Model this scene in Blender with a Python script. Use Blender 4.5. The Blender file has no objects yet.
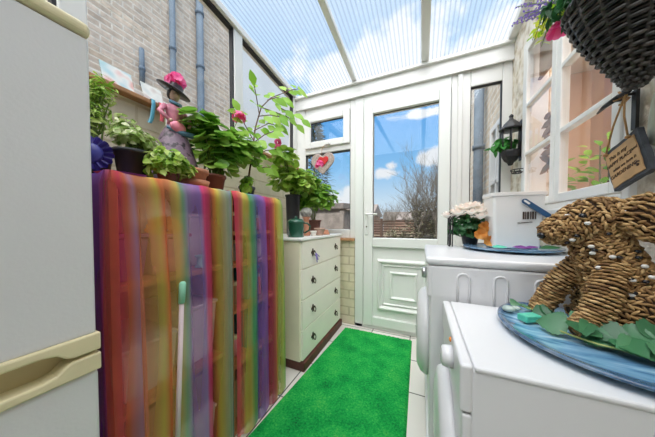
import bpy, bmesh, math, random
from mathutils import Vector as V, Matrix
R = random.Random(7)
PI = math.pi
scene = bpy.context.scene
COL = scene.collection
ORG = {}

# ------------------------------------------------------------------ camera
YAW, PITCH, F = math.radians(23.6), math.radians(1.4), 216.0
cam_d = bpy.data.cameras.new('camera'); cam = bpy.data.objects.new('camera', cam_d); COL.objects.link(cam)
cam.location = (0, 0, 1.0)
cam.rotation_euler = (PI/2 - PITCH, 0, YAW)
cam_d.sensor_width = 36; cam_d.lens = 36*F/655; cam_d.clip_start = .02; cam_d.clip_end = 300
cam_d.shift_y = (224 + F*math.tan(PITCH) - 218.5)/655
scene.camera = cam
scene.view_settings.view_transform = 'Standard'; scene.view_settings.look = 'None'
scene.view_settings.gamma = 1; scene.view_settings.use_curve_mapping = False
scene.view_settings.exposure = 0.22
scene.cycles.transparent_max_bounces = 40
scene.cycles.max_bounces = 10; scene.cycles.diffuse_bounces = 6

# ------------------------------------------------------------------ mesh builder
class MB:
    def __init__(s): s.v = []; s.f = []; s.sm = []; s.uv = None
    def add(s, vs, fs, smooth=False, M=None):
        b = len(s.v)
        s.v += [(M @ V(p)) if M is not None else V(p) for p in vs]
        for f in fs: s.f.append(tuple(i+b for i in f)); s.sm.append(smooth)
        return s
    def box(s, x0, x1, y0, y1, z0, z1, M=None):
        vs = [(x, y, z) for z in (z0, z1) for y in (y0, y1) for x in (x0, x1)]
        return s.add(vs, [(0,2,3,1),(4,5,7,6),(0,1,5,4),(2,6,7,3),(0,4,6,2),(1,3,7,5)], False, M)
    def loft(s, rings, cap=True, smooth=True, closed=False, M=None):
        n = len(rings[0]); vs = [p for r in rings for p in r]; fs = []
        m = len(rings)
        for i in range(m if closed else m-1):
            for j in range(n):
                a, b = i*n+j, i*n+(j+1) % n; c, d = ((i+1) % m)*n+(j+1) % n, ((i+1) % m)*n+j
                fs.append((a, b, c, d))
        if cap and not closed: fs.append(tuple(range(n-1, -1, -1))); fs.append(tuple((m-1)*n+j for j in range(n)))
        return s.add(vs, fs, smooth, M)
    def tube(s, pts, r, n=7, closed=False, cap=True, M=None):
        pts = [V(p) for p in pts]; m = len(pts); rings = []; up = None
        for i, p in enumerate(pts):
            if closed: d = pts[(i+1) % m] - pts[i-1]
            else: d = pts[min(i+1, m-1)] - pts[max(i-1, 0)]
            if d.length < 1e-9: d = V((0,0,1))
            d.normalize()
            if up is None: up = V((0,0,1)) if abs(d.z) < .9 else V((1,0,0))
            a = d.cross(up)
            if a.length < 1e-6: a = d.cross(V((.3,.9,.1)))
            a.normalize(); b = a.cross(d).normalized(); up = b
            rr = r[i] if isinstance(r, (list, tuple)) else r
            rings.append([p + (a*math.cos(2*PI*k/n) + b*math.sin(2*PI*k/n))*rr for k in range(n)])
        return s.loft(rings, cap, True, closed, M)
    def lathe(s, prof, c=(0,0,0), n=28, M=None, cap=True, sx=1, sy=1):
        rings = [[(c[0]+max(r,1e-4)*sx*math.cos(2*PI*k/n), c[1]+max(r,1e-4)*sy*math.sin(2*PI*k/n), c[2]+z) for k in range(n)] for r, z in prof]
        return s.loft(rings, cap, True, False, M)
    def sph(s, c, rx, ry=None, rz=None, n=12, m=8, M=None):
        ry = rx if ry is None else ry; rz = rx if rz is None else rz
        rings = []
        for i in range(1, m):
            t = PI*i/m
            rings.append([(c[0]+rx*math.sin(t)*math.cos(2*PI*k/n), c[1]+ry*math.sin(t)*math.sin(2*PI*k/n), c[2]-rz*math.cos(t)) for k in range(n)])
        return s.loft(rings, True, True, False, M)
    def prism(s, poly, d, M=None, smooth=False):
        """poly = list of (x,y); extruded 0..d along z, then M"""
        n = len(poly); vs = [(x, y, 0) for x, y in poly] + [(x, y, d) for x, y in poly]
        fs = [tuple(range(n-1, -1, -1)), tuple(range(n, 2*n))] + [(i, (i+1) % n, n+(i+1) % n, n+i) for i in range(n)]
        return s.add(vs, fs, smooth, M)
    def leaf(s, pos, d, nrm, L, W, kind='ovate', droop=.25, fold=.18):
        d = V(d).normalized(); nrm = V(nrm)
        b = d.cross(nrm)
        if b.length < 1e-4: b = d.cross(V((.31,.2,.9)))
        b.normalize(); nn = b.cross(d).normalized(); pos = V(pos)
        o = {'ovate': [(0,.03),(.15,.28),(.42,.5),(.72,.34),(1,.02)],
             'round': [(0,.08),(.08,.4),(.35,.56),(.62,.54),(.85,.36),(1,.12)],
             'lance': [(0,.03),(.25,.38),(.5,.5),(.8,.25),(1,.01)],
             'ivy': [(0,.05),(.04,.3),(.12,.44),(.2,.42),(.26,.52),(.36,.5),(.42,.56),(.52,.46),(.58,.47),(.68,.34),(.75,.33),(.86,.16),(1,.01)],
             'petal': [(0,.1),(.5,.5),(.85,.45),(1,.15)]}[kind]
        vs = []
        for t, w in o:
            c = pos + d*(L*t) - nn*(droop*L*t*t)
            vs += [c, c + b*(W*w) + nn*(fold*W*w), c - b*(W*w) + nn*(fold*W*w)]
        fs = []
        for i in range(len(o)-1):
            a = 3*i; fs += [(a, a+3, a+4, a+1), (a, a+2, a+5, a+3)]
        return s.add(vs, fs, True)
    def build(s, name, m, parent=None, bevel=0, loc=None, seg=2, flat=False):
        if loc is None: loc = ORG.get(parent.name, V((0,0,0))) if parent else V((0,0,0))
        loc = V(loc)
        me = bpy.data.meshes.new(name); me.from_pydata([tuple(p-loc) for p in s.v], [], s.f)
        me.polygons.foreach_set('use_smooth', [False if flat else q for q in s.sm])
        if s.uv:
            ul = me.uv_layers.new(name='UVMap')
            for lp in me.loops: ul.data[lp.index].uv = s.uv[lp.vertex_index]
        me.validate(); me.update()
        if not s.uv:
            bm = bmesh.new(); bm.from_mesh(me); bmesh.ops.recalc_face_normals(bm, faces=bm.faces); bm.to_mesh(me); bm.free()
        o = bpy.data.objects.new(name, me); COL.objects.link(o)
        if m: me.materials.append(m)
        if parent: o.parent = parent; ORG[o.name] = loc
        else: o.location = loc; ORG[o.name] = loc
        if bevel:
            md = o.modifiers.new('bevel', 'BEVEL'); md.width = bevel; md.segments = seg; md.limit_method = 'ANGLE'; md.angle_limit = math.radians(35)
        return o

def tag(o, label, cat, group=None, kind=None):
    o['label'] = label; o['category'] = cat
    if group: o['group'] = group
    if kind: o['kind'] = kind
    return o
def thing(name, label, cat, loc, group=None):
    o = bpy.data.objects.new(name, None); COL.objects.link(o); o.location = loc; o.empty_display_size = .05
    ORG[o.name] = V(loc)
    return tag(o, label, cat, group)
def one(mb, name, m, label, cat, loc, group=None, **k):
    return tag(mb.build(name, m, None, loc=loc, **k), label, cat, group)
def struct(name, loc=None, mb=None, m=None, **k):
    if mb: o = mb.build(name, m, None, loc=loc, **k)
    else:
        o = bpy.data.objects.new(name, None); COL.objects.link(o); o.location = loc; ORG[o.name] = V(loc)
    o['kind'] = 'structure'
    return o
def copy_tree(o, parent=None):
    c = o.copy(); COL.objects.link(c)
    if parent: c.parent = parent
    for ch in list(o.children): copy_tree(ch, c)
    return c
def B(*a): return MB().box(*a)
def Rz(a, c): return Matrix.Translation(V(c)) @ Matrix.Rotation(a, 4, 'Z')

# ------------------------------------------------------------------ materials
def nodes(name):
    m = bpy.data.materials.new(name); m.use_nodes = True
    nt = m.node_tree; bs = nt.nodes['Principled BSDF']; return m, nt, bs
def N(nt, typ, **k):
    n = nt.nodes.new(typ)
    for a, b in k.items():
        if a.startswith('i_'): n.inputs[a[2:].replace('_', ' ')].default_value = b
        else: setattr(n, a, b)
    return n
def ramp(nt, stops, interp='LINEAR'):
    r = nt.nodes.new('ShaderNodeValToRGB'); cr = r.color_ramp; cr.interpolation = interp
    while len(cr.elements) > 1: cr.elements.remove(cr.elements[-1])
    cr.elements[0].position = stops[0][0]; cr.elements[0].color = (*stops[0][1], 1)
    for p, c in stops[1:]:
        e = cr.elements.new(p); e.color = (*c, 1)
    return r
def L(nt, a, b): nt.links.new(a, b)
def pm(name, col, rough=.5, metal=0, var=.08, scale=8, bump=0, bscale=60, spec=.5, coat=0, col2=None):
    m, nt, bs = nodes(name)
    tc = N(nt, 'ShaderNodeTexCoord')
    nz = N(nt, 'ShaderNodeTexNoise'); nz.inputs['Scale'].default_value = scale; nz.inputs['Detail'].default_value = 4
    L(nt, tc.outputs['Object'], nz.inputs['Vector'])
    c2 = col2 or tuple(c*(1-var) for c in col)
    r = ramp(nt, [(.35, c2), (.65, col)]); L(nt, nz.outputs['Fac'], r.inputs['Fac'])
    L(nt, r.outputs['Color'], bs.inputs['Base Color'])
    bs.inputs['Roughness'].default_value = rough; bs.inputs['Metallic'].default_value = metal
    bs.inputs['Specular IOR Level'].default_value = spec; bs.inputs['Coat Weight'].default_value = coat
    if bump:
        n2 = N(nt, 'ShaderNodeTexNoise'); n2.inputs['Scale'].default_value = bscale; n2.inputs['Detail'].default_value = 5
        L(nt, tc.outputs['Object'], n2.inputs['Vector'])
        bp = N(nt, 'ShaderNodeBump'); bp.inputs['Strength'].default_value = bump; bp.inputs['Distance'].default_value = .01
        L(nt, n2.outputs['Fac'], bp.inputs['Height']); L(nt, bp.outputs['Normal'], bs.inputs['Normal'])
    return m
def leafmat(name, c1, c2, c3=None, trans=.35, rough=.45):
    m, nt, bs = nodes(name)
    g = N(nt, 'ShaderNodeNewGeometry')
    st = [(0, c1), (1, c2)] if not c3 else [(0, c1), (.55, c2), (1, c3)]
    r = ramp(nt, st); L(nt, g.outputs['Random Per Island'], r.inputs['Fac'])
    L(nt, r.outputs['Color'], bs.inputs['Base Color']); bs.inputs['Roughness'].default_value = rough
    t = N(nt, 'ShaderNodeBsdfTranslucent'); L(nt, r.outputs['Color'], t.inputs['Color'])
    mx = N(nt, 'ShaderNodeMixShader'); mx.inputs[0].default_value = trans
    L(nt, bs.outputs[0], mx.inputs[1]); L(nt, t.outputs[0], mx.inputs[2])
    L(nt, mx.outputs[0], nt.nodes['Material Output'].inputs['Surface'])
    return m
def brickmat(name, c1, c2, mortar, axes='YZ', bw=.22, bh=.075, ms=.008, bump=.4, rough=.85, noise=.3):
    m, nt, bs = nodes(name)
    tc = N(nt, 'ShaderNodeTexCoord'); sx = N(nt, 'ShaderNodeSeparateXYZ'); cb = N(nt, 'ShaderNodeCombineXYZ')
    L(nt, tc.outputs['Object'], sx.inputs[0]); L(nt, sx.outputs['XYZ'.index(axes[0])], cb.inputs[0]); L(nt, sx.outputs['XYZ'.index(axes[1])], cb.inputs[1])
    nd = N(nt, 'ShaderNodeTexNoise'); nd.inputs['Scale'].default_value = 5; L(nt, tc.outputs['Object'], nd.inputs['Vector'])
    b = N(nt, 'ShaderNodeTexBrick'); L(nt, cb.outputs[0], b.inputs['Vector'])
    b.inputs['Color1'].default_value = (*c1, 1); b.inputs['Color2'].default_value = (*c2, 1); b.inputs['Mortar'].default_value = (*mortar, 1)
    b.inputs['Scale'].default_value = 1; b.inputs['Brick Width'].default_value = bw; b.inputs['Row Height'].default_value = bh
    b.inputs['Mortar Size'].default_value = ms; b.inputs['Mortar Smooth'].default_value = .3; b.inputs['Bias'].default_value = 0
    nz = N(nt, 'ShaderNodeTexNoise'); nz.inputs['Scale'].default_value = 14; nz.inputs['Detail'].default_value = 6; L(nt, tc.outputs['Object'], nz.inputs['Vector'])
    rr = ramp(nt, [(.3, (1-noise,)*3), (.7, (1, 1, 1))]); L(nt, nz.outputs['Fac'], rr.inputs['Fac'])
    mx = N(nt, 'ShaderNodeMix', data_type='RGBA', blend_type='MULTIPLY'); mx.inputs[0].default_value = 1
    L(nt, b.outputs['Color'], mx.inputs[6]); L(nt, rr.outputs['Color'], mx.inputs[7]); L(nt, mx.outputs[2], bs.inputs['Base Color'])
    ad = N(nt, 'ShaderNodeMath', operation='SUBTRACT'); L(nt, nz.outputs['Fac'], ad.inputs[0]); L(nt, b.outputs['Fac'], ad.inputs[1])
    bp = N(nt, 'ShaderNodeBump'); bp.inputs['Strength'].default_value = bump; bp.inputs['Distance'].default_value = .012
    L(nt, ad.outputs[0], bp.inputs['Height']); L(nt, bp.outputs['Normal'], bs.inputs['Normal'])
    bs.inputs['Roughness'].default_value = rough
    return m
def glassmat(name, tint=(.97,.98,.98), refl=.9):
    m, nt, bs = nodes(name); nt.nodes.remove(bs)
    t = N(nt, 'ShaderNodeBsdfTransparent'); t.inputs[0].default_value = (*tint, 1)
    g = N(nt, 'ShaderNodeBsdfGlossy'); g.inputs['Roughness'].default_value = .02; g.inputs[0].default_value = (refl,)*3+(1,)
    lw = N(nt, 'ShaderNodeLayerWeight'); lw.inputs[0].default_value = .5
    pw = N(nt, 'ShaderNodeMath', operation='POWER'); pw.inputs[1].default_value = 5; L(nt, lw.outputs['Facing'], pw.inputs[0])
    fr = N(nt, 'ShaderNodeMath', operation='MULTIPLY_ADD'); fr.inputs[1].default_value = .9; fr.inputs[2].default_value = .05; L(nt, pw.outputs[0], fr.inputs[0])
    mx = N(nt, 'ShaderNodeMixShader'); L(nt, fr.outputs[0], mx.inputs[0]); L(nt, t.outputs[0], mx.inputs[1]); L(nt, g.outputs[0], mx.inputs[2])
    L(nt, mx.outputs[0], nt.nodes['Material Output'].inputs['Surface'])
    return m

M = {}
M['upvc'] = pm('white upvc', (.77,.76,.735), .32, var=.03, scale=3)
M['upvc_door'] = pm('white upvc door', (.79,.80,.77), .3, var=.02, scale=3)
M['gasket'] = pm('black gasket', (.02,.02,.022), .6)
M['fridge'] = pm('white enamel', (.70,.702,.715), .35, var=.03, scale=4, bump=.05, bscale=160)
M['cream_plastic'] = pm('cream plastic', (.74,.66,.42), .4, var=.05)
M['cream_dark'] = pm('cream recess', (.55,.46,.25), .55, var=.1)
M['white_app'] = pm('appliance white', (.72,.72,.735), .28, var=.02, scale=3)
M['white_wood'] = pm('white painted wood', (.87,.87,.85), .4, var=.05, scale=12, bump=.05, bscale=40)
M['chest'] = pm('cream painted chest', (.92,.85,.68), .45, var=.06, scale=5)
M['drawer'] = pm('pale mint paint', (.93,.89,.80), .45, var=.04, scale=5)
M['bronze'] = pm('dark bronze', (.09,.065,.045), .35, metal=.9, var=.4, scale=60)
M['plinth'] = pm('dark red brown wood', (.14,.04,.03), .5, var=.4, scale=20)
M['pine'] = pm('orange pine', (.42,.18,.07), .5, var=.3, scale=14)
M['sillwood'] = pm('orange brown sill', (.50,.26,.12), .5, var=.25, scale=16)
M['terra'] = pm('terracotta', (.55,.24,.14), .8, var=.25, scale=20, bump=.1)
M['terra_pink'] = pm('pale terracotta', (.62,.40,.32), .8, var=.25, scale=30)
M['brownpot'] = pm('brown plastic pot', (.20,.07,.05), .5, var=.2)
M['blackpot'] = pm('black plastic', (.025,.027,.032), .45, var=.2)
M['soil'] = pm('soil', (.05,.03,.02), .95, var=.5, scale=50, bump=.5)
M['greenenamel'] = pm('dark green enamel', (.012,.10,.06), .25, var=.2, coat=.3)
M['iron'] = pm('black iron', (.018,.018,.02), .4, var=.3, scale=30)
M['stem'] = pm('green stem', (.16,.24,.05), .6, var=.3, scale=30)
M['brownstem'] = pm('brown stem', (.16,.09,.05), .8, var=.3, scale=30)
M['leaf_lime'] = leafmat('lime leaves', (.16,.34,.03), (.36,.55,.07), (.60,.70,.22))
M['leaf_ger'] = leafmat('geranium leaves', (.10,.27,.03), (.24,.47,.06), (.44,.64,.13), trans=.45)
M['leaf_bright'] = leafmat('bright oval leaves', (.24,.50,.04), (.36,.64,.08), (.48,.72,.14), trans=.5)
M['leaf_varieg'] = leafmat('variegated leaves', (.22,.38,.06), (.45,.56,.18), (.70,.72,.45))
M['leaf_dark'] = leafmat('deep green leaves', (.02,.10,.03), (.05,.20,.06), trans=.2)
M['leaf_silk'] = leafmat('silk ivy leaves', (.025,.11,.045), (.055,.20,.085), (.10,.29,.135), trans=.12, rough=.4)
M['pinkpetal'] = leafmat('pink petals', (.85,.04,.28), (.95,.22,.48))
M['whitepetal'] = leafmat('white petals', (.92,.88,.78), (.95,.94,.90), (.90,.76,.68))
M['orangepetal'] = leafmat('orange petals', (.75,.28,.04), (.85,.42,.10))
M['purplepetal'] = leafmat('lavender petals', (.22,.14,.55), (.38,.28,.70))
M['rope'] = leafmat('seagrass rope', (.14,.065,.02), (.38,.22,.08), (.62,.41,.19), trans=0, rough=.7)
M['ropecore'] = pm('seagrass core', (.06,.03,.012), .9, var=.4, scale=60)
M['twine'] = pm('tan twine', (.50,.28,.11), .85, var=.3, scale=80)
M['blackbead'] = pm('black bead', (.01,.01,.012), .15)
M['husk'] = pm('white husk', (.80,.78,.74), .7)
M['wicker'] = leafmat('dark wicker', (.008,.007,.006), (.026,.022,.019), (.075,.063,.055), trans=0, rough=.33)
M['slate'] = pm('slate', (.055,.065,.08), .6, var=.4, scale=30, bump=.2)
M['signwood'] = pm('sign wood veneer', (.62,.38,.17), .55, var=.2, scale=25)
M['ink'] = pm('dark ink', (.06,.03,.02), .7)
M['bucket'] = pm('white plastic bucket', (.82,.81,.79), .35, var=.02)
M['blueplastic'] = pm('blue plastic', (.015,.09,.22), .3, var=.2)
M['mint'] = pm('mint plastic', (.30,.68,.50), .4)
M['mintsoap'] = pm('mint green soap', (.10,.60,.42), .3, var=.15, scale=30)
M['pole'] = pm('white pole', (.66,.54,.56), .4)
M['steel'] = pm('satin steel', (.65,.65,.66), .3, metal=.9)
M['rug'] = None
M['violet'] = pm('royal violet satin', (.05,.03,.32), .35, var=.3, scale=30)
M['violet_light'] = pm('blue satin', (.05,.05,.33), .35)
M['skirt'] = None
M['skin'] = pm('painted pale skin', (.55,.36,.28), .6)
M['pinkpaint'] = pm('pink paint', (.72,.26,.36), .5, var=.25, scale=50)
M['bluepaint'] = pm('blue paint', (.12,.28,.42), .5, var=.4, scale=40)
M['hat'] = pm('black metal hat', (.03,.03,.035), .35, var=.3)
M['hair'] = pm('black hair', (.02,.015,.012), .5)
M['ribbonblue'] = pm('turquoise ribbon', (.08,.35,.48), .4)
M['ribbonred'] = pm('red ribbon', (.70,.08,.12), .4)
M['ribbonwhite'] = pm('white ribbon', (.78,.74,.68), .5)
M['ribbonpurple'] = pm('purple ribbon', (.25,.18,.60), .4)
M['pebble'] = pm('grey stone', (.42,.41,.38), .6, var=.5, scale=60, bump=.4)
M['clay'] = pm('pale grey green clay', (.55,.57,.47), .7, var=.15, scale=20)
M['wickerheart'] = pm('pale willow', (.52,.42,.38), .8, var=.35, scale=60, bump=.4)
M['red'] = pm('red felt', (.62,.02,.02), .6)
M['glass'] = glassmat('window glass')
M['renderwall'] = pm('pale render', (.74,.74,.73), .9, var=.06, scale=2)
M['drain'] = pm('grey blue drainpipe', (.15,.19,.235), .85, var=.2, scale=10, spec=.2)
M['conifer'] = leafmat('conifer', (.06,.09,.05), (.12,.14,.08), trans=.1)
M['twig'] = pm('bare twigs', (.22,.19,.15), .9, var=.3, scale=5)
M['fence'] = pm('weathered fence', (.32,.28,.25), .9, var=.3, scale=6)
M['fencebrown'] = pm('brown fence', (.11,.065,.045), .9, var=.35, scale=6)
M['earth'] = pm('garden ground', (.22,.17,.11), .95, var=.4, scale=2, bump=.3)
M['rooftile'] = pm('grey brown roof', (.26,.22,.20), .9, var=.3, scale=8)
M['peach'] = pm('peach wall', (.66,.46,.34), .8, var=.06, scale=3)
M['blind'] = pm('brown slatted blind', (.42,.30,.23), .7, var=.2, scale=12)
M['driftwood'] = pm('driftwood', (.40,.26,.16), .8, var=.3, scale=14)

M['brick_out'] = brickmat('neighbour brick', (.58,.45,.34), (.76,.61,.48), (.78,.69,.58), 'YZ', .225, .075, .012, .5)
M['brick_house'] = brickmat('house brick', (.72,.60,.46), (.84,.74,.60), (.84,.80,.72), 'YZ', .225, .075, .012, .5)
M['paint_block'] = brickmat('cream painted brick', (.74,.66,.52), (.70,.62,.48), (.62,.53,.38), 'YZ', .40, .105, .007, .5, .75, .12)
M['paint_brick'] = brickmat('cream brick end', (.72,.64,.46), (.78,.70,.52), (.58,.50,.34), 'XZ', .22, .085, .007, .6, .75, .15)
M['garden_brick'] = brickmat('garden brick', (.32,.16,.11), (.40,.22,.15), (.42,.36,.30), 'XZ', .22, .075, .01, .4)

def whitewash():
    m, nt, bs = nodes('whitewashed stone')
    tc = N(nt, 'ShaderNodeTexCoord')
    vo = N(nt, 'ShaderNodeTexVoronoi'); vo.inputs['Scale'].default_value = 9; vo.feature = 'SMOOTH_F1'
    nz = N(nt, 'ShaderNodeTexNoise'); nz.inputs['Scale'].default_value = 18; nz.inputs['Detail'].default_value = 8
    L(nt, tc.outputs['Object'], vo.inputs['Vector']); L(nt, tc.outputs['Object'], nz.inputs['Vector'])
    r = ramp(nt, [(.34, (.56,.47,.36)), (.45, (.74,.67,.56)), (.56, (.84,.79,.71))]); L(nt, nz.outputs['Fac'], r.inputs['Fac'])
    L(nt, r.outputs['Color'], bs.inputs['Base Color']); bs.inputs['Roughness'].default_value = .9
    a = N(nt, 'ShaderNodeMath', operation='ADD'); L(nt, vo.outputs['Distance'], a.inputs[0]); L(nt, nz.outputs['Fac'], a.inputs[1])
    bp = N(nt, 'ShaderNodeBump'); bp.inputs['Strength'].default_value = .6; bp.inputs['Distance'].default_value = .03
    L(nt, a.outputs[0], bp.inputs['Height']); L(nt, bp.outputs['Normal'], bs.inputs['Normal'])
    return m
M['whitewash'] = whitewash()

def floormat():
    m, nt, bs = nodes('white floor tile')
    tc = N(nt, 'ShaderNodeTexCoord'); b = N(nt, 'ShaderNodeTexBrick')
    L(nt, tc.outputs['Object'], b.inputs['Vector'])
    b.offset = 0; b.inputs['Color1'].default_value = (.78,.75,.70,1); b.inputs['Color2'].default_value = (.72,.69,.64,1); b.inputs['Mortar'].default_value = (.10,.09,.08,1)
    b.inputs['Scale'].default_value = 1; b.inputs['Brick Width'].default_value = .33; b.inputs['Row Height'].default_value = .33; b.inputs['Mortar Size'].default_value = .004
    L(nt, b.outputs['Color'], bs.inputs['Base Color']); bs.inputs['Roughness'].default_value = .3
    return m
M['floor'] = floormat()

def rugmat():
    m, nt, bs = nodes('artificial grass')
    tc = N(nt, 'ShaderNodeTexCoord')
    n1 = N(nt, 'ShaderNodeTexNoise'); n1.inputs['Scale'].default_value = 90; n1.inputs['Detail'].default_value = 6; n1.inputs['Roughness'].default_value = .75
    n2 = N(nt, 'ShaderNodeTexNoise'); n2.inputs['Scale'].default_value = 7; n2.inputs['Detail'].default_value = 4
    L(nt, tc.outputs['Object'], n1.inputs['Vector']); L(nt, tc.outputs['Object'], n2.inputs['Vector'])
    a = N(nt, 'ShaderNodeMath', operation='MULTIPLY_ADD'); a.inputs[1].default_value = .6
    L(nt, n1.outputs['Fac'], a.inputs[0])
    s2 = N(nt, 'ShaderNodeMath', operation='MULTIPLY'); s2.inputs[1].default_value = .38; L(nt, n2.outputs['Fac'], s2.inputs[0]); L(nt, s2.outputs[0], a.inputs[2])
    r = ramp(nt, [(.36, (.0,.13,.03)), (.46, (.004,.33,.06)), (.53, (.02,.43,.075)), (.60, (.07,.50,.09)), (.68, (.32,.54,.11))]); L(nt, a.outputs[0], r.inputs['Fac'])
    L(nt, r.outputs['Color'], bs.inputs['Base Color']); bs.inputs['Roughness'].default_value = .85; bs.inputs['Specular IOR Level'].default_value = .2
    bp = N(nt, 'ShaderNodeBump'); bp.inputs['Strength'].default_value = .9; bp.inputs['Distance'].default_value = .012
    L(nt, n1.outputs['Fac'], bp.inputs['Height']); L(nt, bp.outputs['Normal'], bs.inputs['Normal'])
    return m
M['rug'] = rugmat()

def platemat():
    m, nt, bs = nodes('blue swirled glaze')
    tc = N(nt, 'ShaderNodeTexCoord')
    mp = N(nt, 'ShaderNodeMapping'); mp.inputs['Scale'].default_value = (3, 9, 3); mp.inputs['Rotation'].default_value = (0, 0, .5); L(nt, tc.outputs['Object'], mp.inputs[0])
    w = N(nt, 'ShaderNodeTexNoise'); w.inputs['Scale'].default_value = 2.2; w.inputs['Detail'].default_value = 5; w.inputs['Distortion'].default_value = 1.2
    L(nt, mp.outputs[0], w.inputs['Vector'])
    r = ramp(nt, [(.3, (.04,.12,.26)), (.43, (.16,.36,.58)), (.56, (.30,.53,.73)), (.72, (.62,.74,.80))]); L(nt, w.outputs['Fac'], r.inputs['Fac'])
    sx = N(nt, 'ShaderNodeSeparateXYZ'); L(nt, tc.outputs['Object'], sx.inputs[0])
    mr = N(nt, 'ShaderNodeMapRange'); mr.inputs[1].default_value = .0135; mr.inputs[2].default_value = .019; L(nt, sx.outputs[2], mr.inputs[0])
    mx = N(nt, 'ShaderNodeMix', data_type='RGBA', blend_type='MULTIPLY'); mx.inputs[7].default_value = (.28,.30,.36,1); L(nt, mr.outputs[0], mx.inputs[0]); L(nt, r.outputs['Color'], mx.inputs[6])
    L(nt, mx.outputs[2], bs.inputs['Base Color']); bs.inputs['Roughness'].default_value = .12; bs.inputs['Coat Weight'].default_value = .5
    return m
M['plate'] = platemat()

def skirtmat():
    m, nt, bs = nodes('patterned mauve skirt')
    tc = N(nt, 'ShaderNodeTexCoord'); vo = N(nt, 'ShaderNodeTexVoronoi'); vo.inputs['Scale'].default_value = 26; vo.feature = 'DISTANCE_TO_EDGE'
    nz = N(nt, 'ShaderNodeTexNoise'); nz.inputs['Scale'].default_value = 35; nz.inputs['Detail'].default_value = 3
    L(nt, tc.outputs['Object'], vo.inputs['Vector']); L(nt, tc.outputs['Object'], nz.inputs['Vector'])
    r = ramp(nt, [(.42, (.17,.11,.16)), (.5, (.22,.15,.20)), (.60, (.03,.02,.03))]); L(nt, nz.outputs['Fac'], r.inputs['Fac'])
    L(nt, r.outputs['Color'], bs.inputs['Base Color']); bs.inputs['Roughness'].default_value = .5
    return m
M['skirt'] = skirtmat()

def roofmat():
    m, nt, bs = nodes('ribbed polycarbonate'); nt.nodes.remove(bs)
    tc = N(nt, 'ShaderNodeTexCoord'); sx = N(nt, 'ShaderNodeSeparateXYZ'); L(nt, tc.outputs['Object'], sx.inputs[0])
    mu = N(nt, 'ShaderNodeMath', operation='MULTIPLY'); mu.inputs[1].default_value = 2*PI/.030; L(nt, sx.outputs[0], mu.inputs[0])
    si = N(nt, 'ShaderNodeMath', operation='SINE'); L(nt, mu.outputs[0], si.inputs[0])
    r = ramp(nt, [(.0, (.97,.98,.99)), (.6, (.93,.95,.97)), (.9, (.60,.66,.72))])
    mr = N(nt, 'ShaderNodeMapRange'); mr.inputs[1].default_value = -1; mr.inputs[2].default_value = 1; L(nt, si.outputs[0], mr.inputs[0]); L(nt, mr.outputs[0], r.inputs['Fac'])
    t = N(nt, 'ShaderNodeBsdfTransparent'); L(nt, r.outputs['Color'], t.inputs[0])
    d = N(nt, 'ShaderNodeBsdfTranslucent'); d.inputs[0].default_value = (.9,.93,.96,1)
    mx = N(nt, 'ShaderNodeMixShader'); mx.inputs[0].default_value = .12; L(nt, t.outputs[0], mx.inputs[1]); L(nt, d.outputs[0], mx.inputs[2])
    g = N(nt, 'ShaderNodeBsdfGlossy'); g.inputs['Roughness'].default_value = .1
    m2 = N(nt, 'ShaderNodeMixShader'); m2.inputs[0].default_value = .03; L(nt, mx.outputs[0], m2.inputs[1]); L(nt, g.outputs[0], m2.inputs[2])
    L(nt, m2.outputs[0], nt.nodes['Material Output'].inputs['Surface'])
    return m
M['roof'] = roofmat()

def organza(name, stops, alpha=.5):
    m, nt, bs = nodes(name)
    uv = N(nt, 'ShaderNodeUVMap'); uv.uv_map = 'UVMap'; sx = N(nt, 'ShaderNodeSeparateXYZ'); L(nt, uv.outputs[0], sx.inputs[0])
    r = ramp(nt, stops); L(nt, sx.outputs[0], r.inputs['Fac'])
    bs.inputs['Roughness'].default_value = .35; bs.inputs['Sheen Weight'].default_value = 0; bs.inputs['Specular IOR Level'].default_value = .2
    L(nt, r.outputs['Color'], bs.inputs['Base Color'])
    tl = N(nt, 'ShaderNodeBsdfTranslucent'); L(nt, r.outputs['Color'], tl.inputs[0])
    mx = N(nt, 'ShaderNodeMixShader'); mx.inputs[0].default_value = .3; L(nt, bs.outputs[0], mx.inputs[1]); L(nt, tl.outputs[0], mx.inputs[2])
    tint = N(nt, 'ShaderNodeMix', data_type='RGBA'); tint.inputs[0].default_value = .70; tint.inputs[7].default_value = (1,1,1,1)
    L(nt, r.outputs['Color'], tint.inputs[6])
    tr = N(nt, 'ShaderNodeBsdfTransparent'); L(nt, tint.outputs[2], tr.inputs[0])
    # fine weave + view-angle density (more threads per line of sight at grazing angles)
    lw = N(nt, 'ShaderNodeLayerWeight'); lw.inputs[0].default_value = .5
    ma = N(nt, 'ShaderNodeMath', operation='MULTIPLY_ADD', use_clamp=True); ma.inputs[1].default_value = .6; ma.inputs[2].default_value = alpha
    hm_ = N(nt, 'ShaderNodeMapRange'); hm_.inputs[1].default_value = .0; hm_.inputs[2].default_value = .42; hm_.inputs[3].default_value = alpha+.13; hm_.inputs[4].default_value = alpha  # opacity raised towards the top in place of light from above
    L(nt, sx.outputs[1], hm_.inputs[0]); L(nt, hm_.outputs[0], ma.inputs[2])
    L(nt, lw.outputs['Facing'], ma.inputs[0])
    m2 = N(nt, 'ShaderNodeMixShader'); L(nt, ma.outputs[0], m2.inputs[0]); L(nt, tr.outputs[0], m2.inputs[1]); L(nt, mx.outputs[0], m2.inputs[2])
    L(nt, m2.outputs[0], nt.nodes['Material Output'].inputs['Surface'])
    return m
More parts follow.
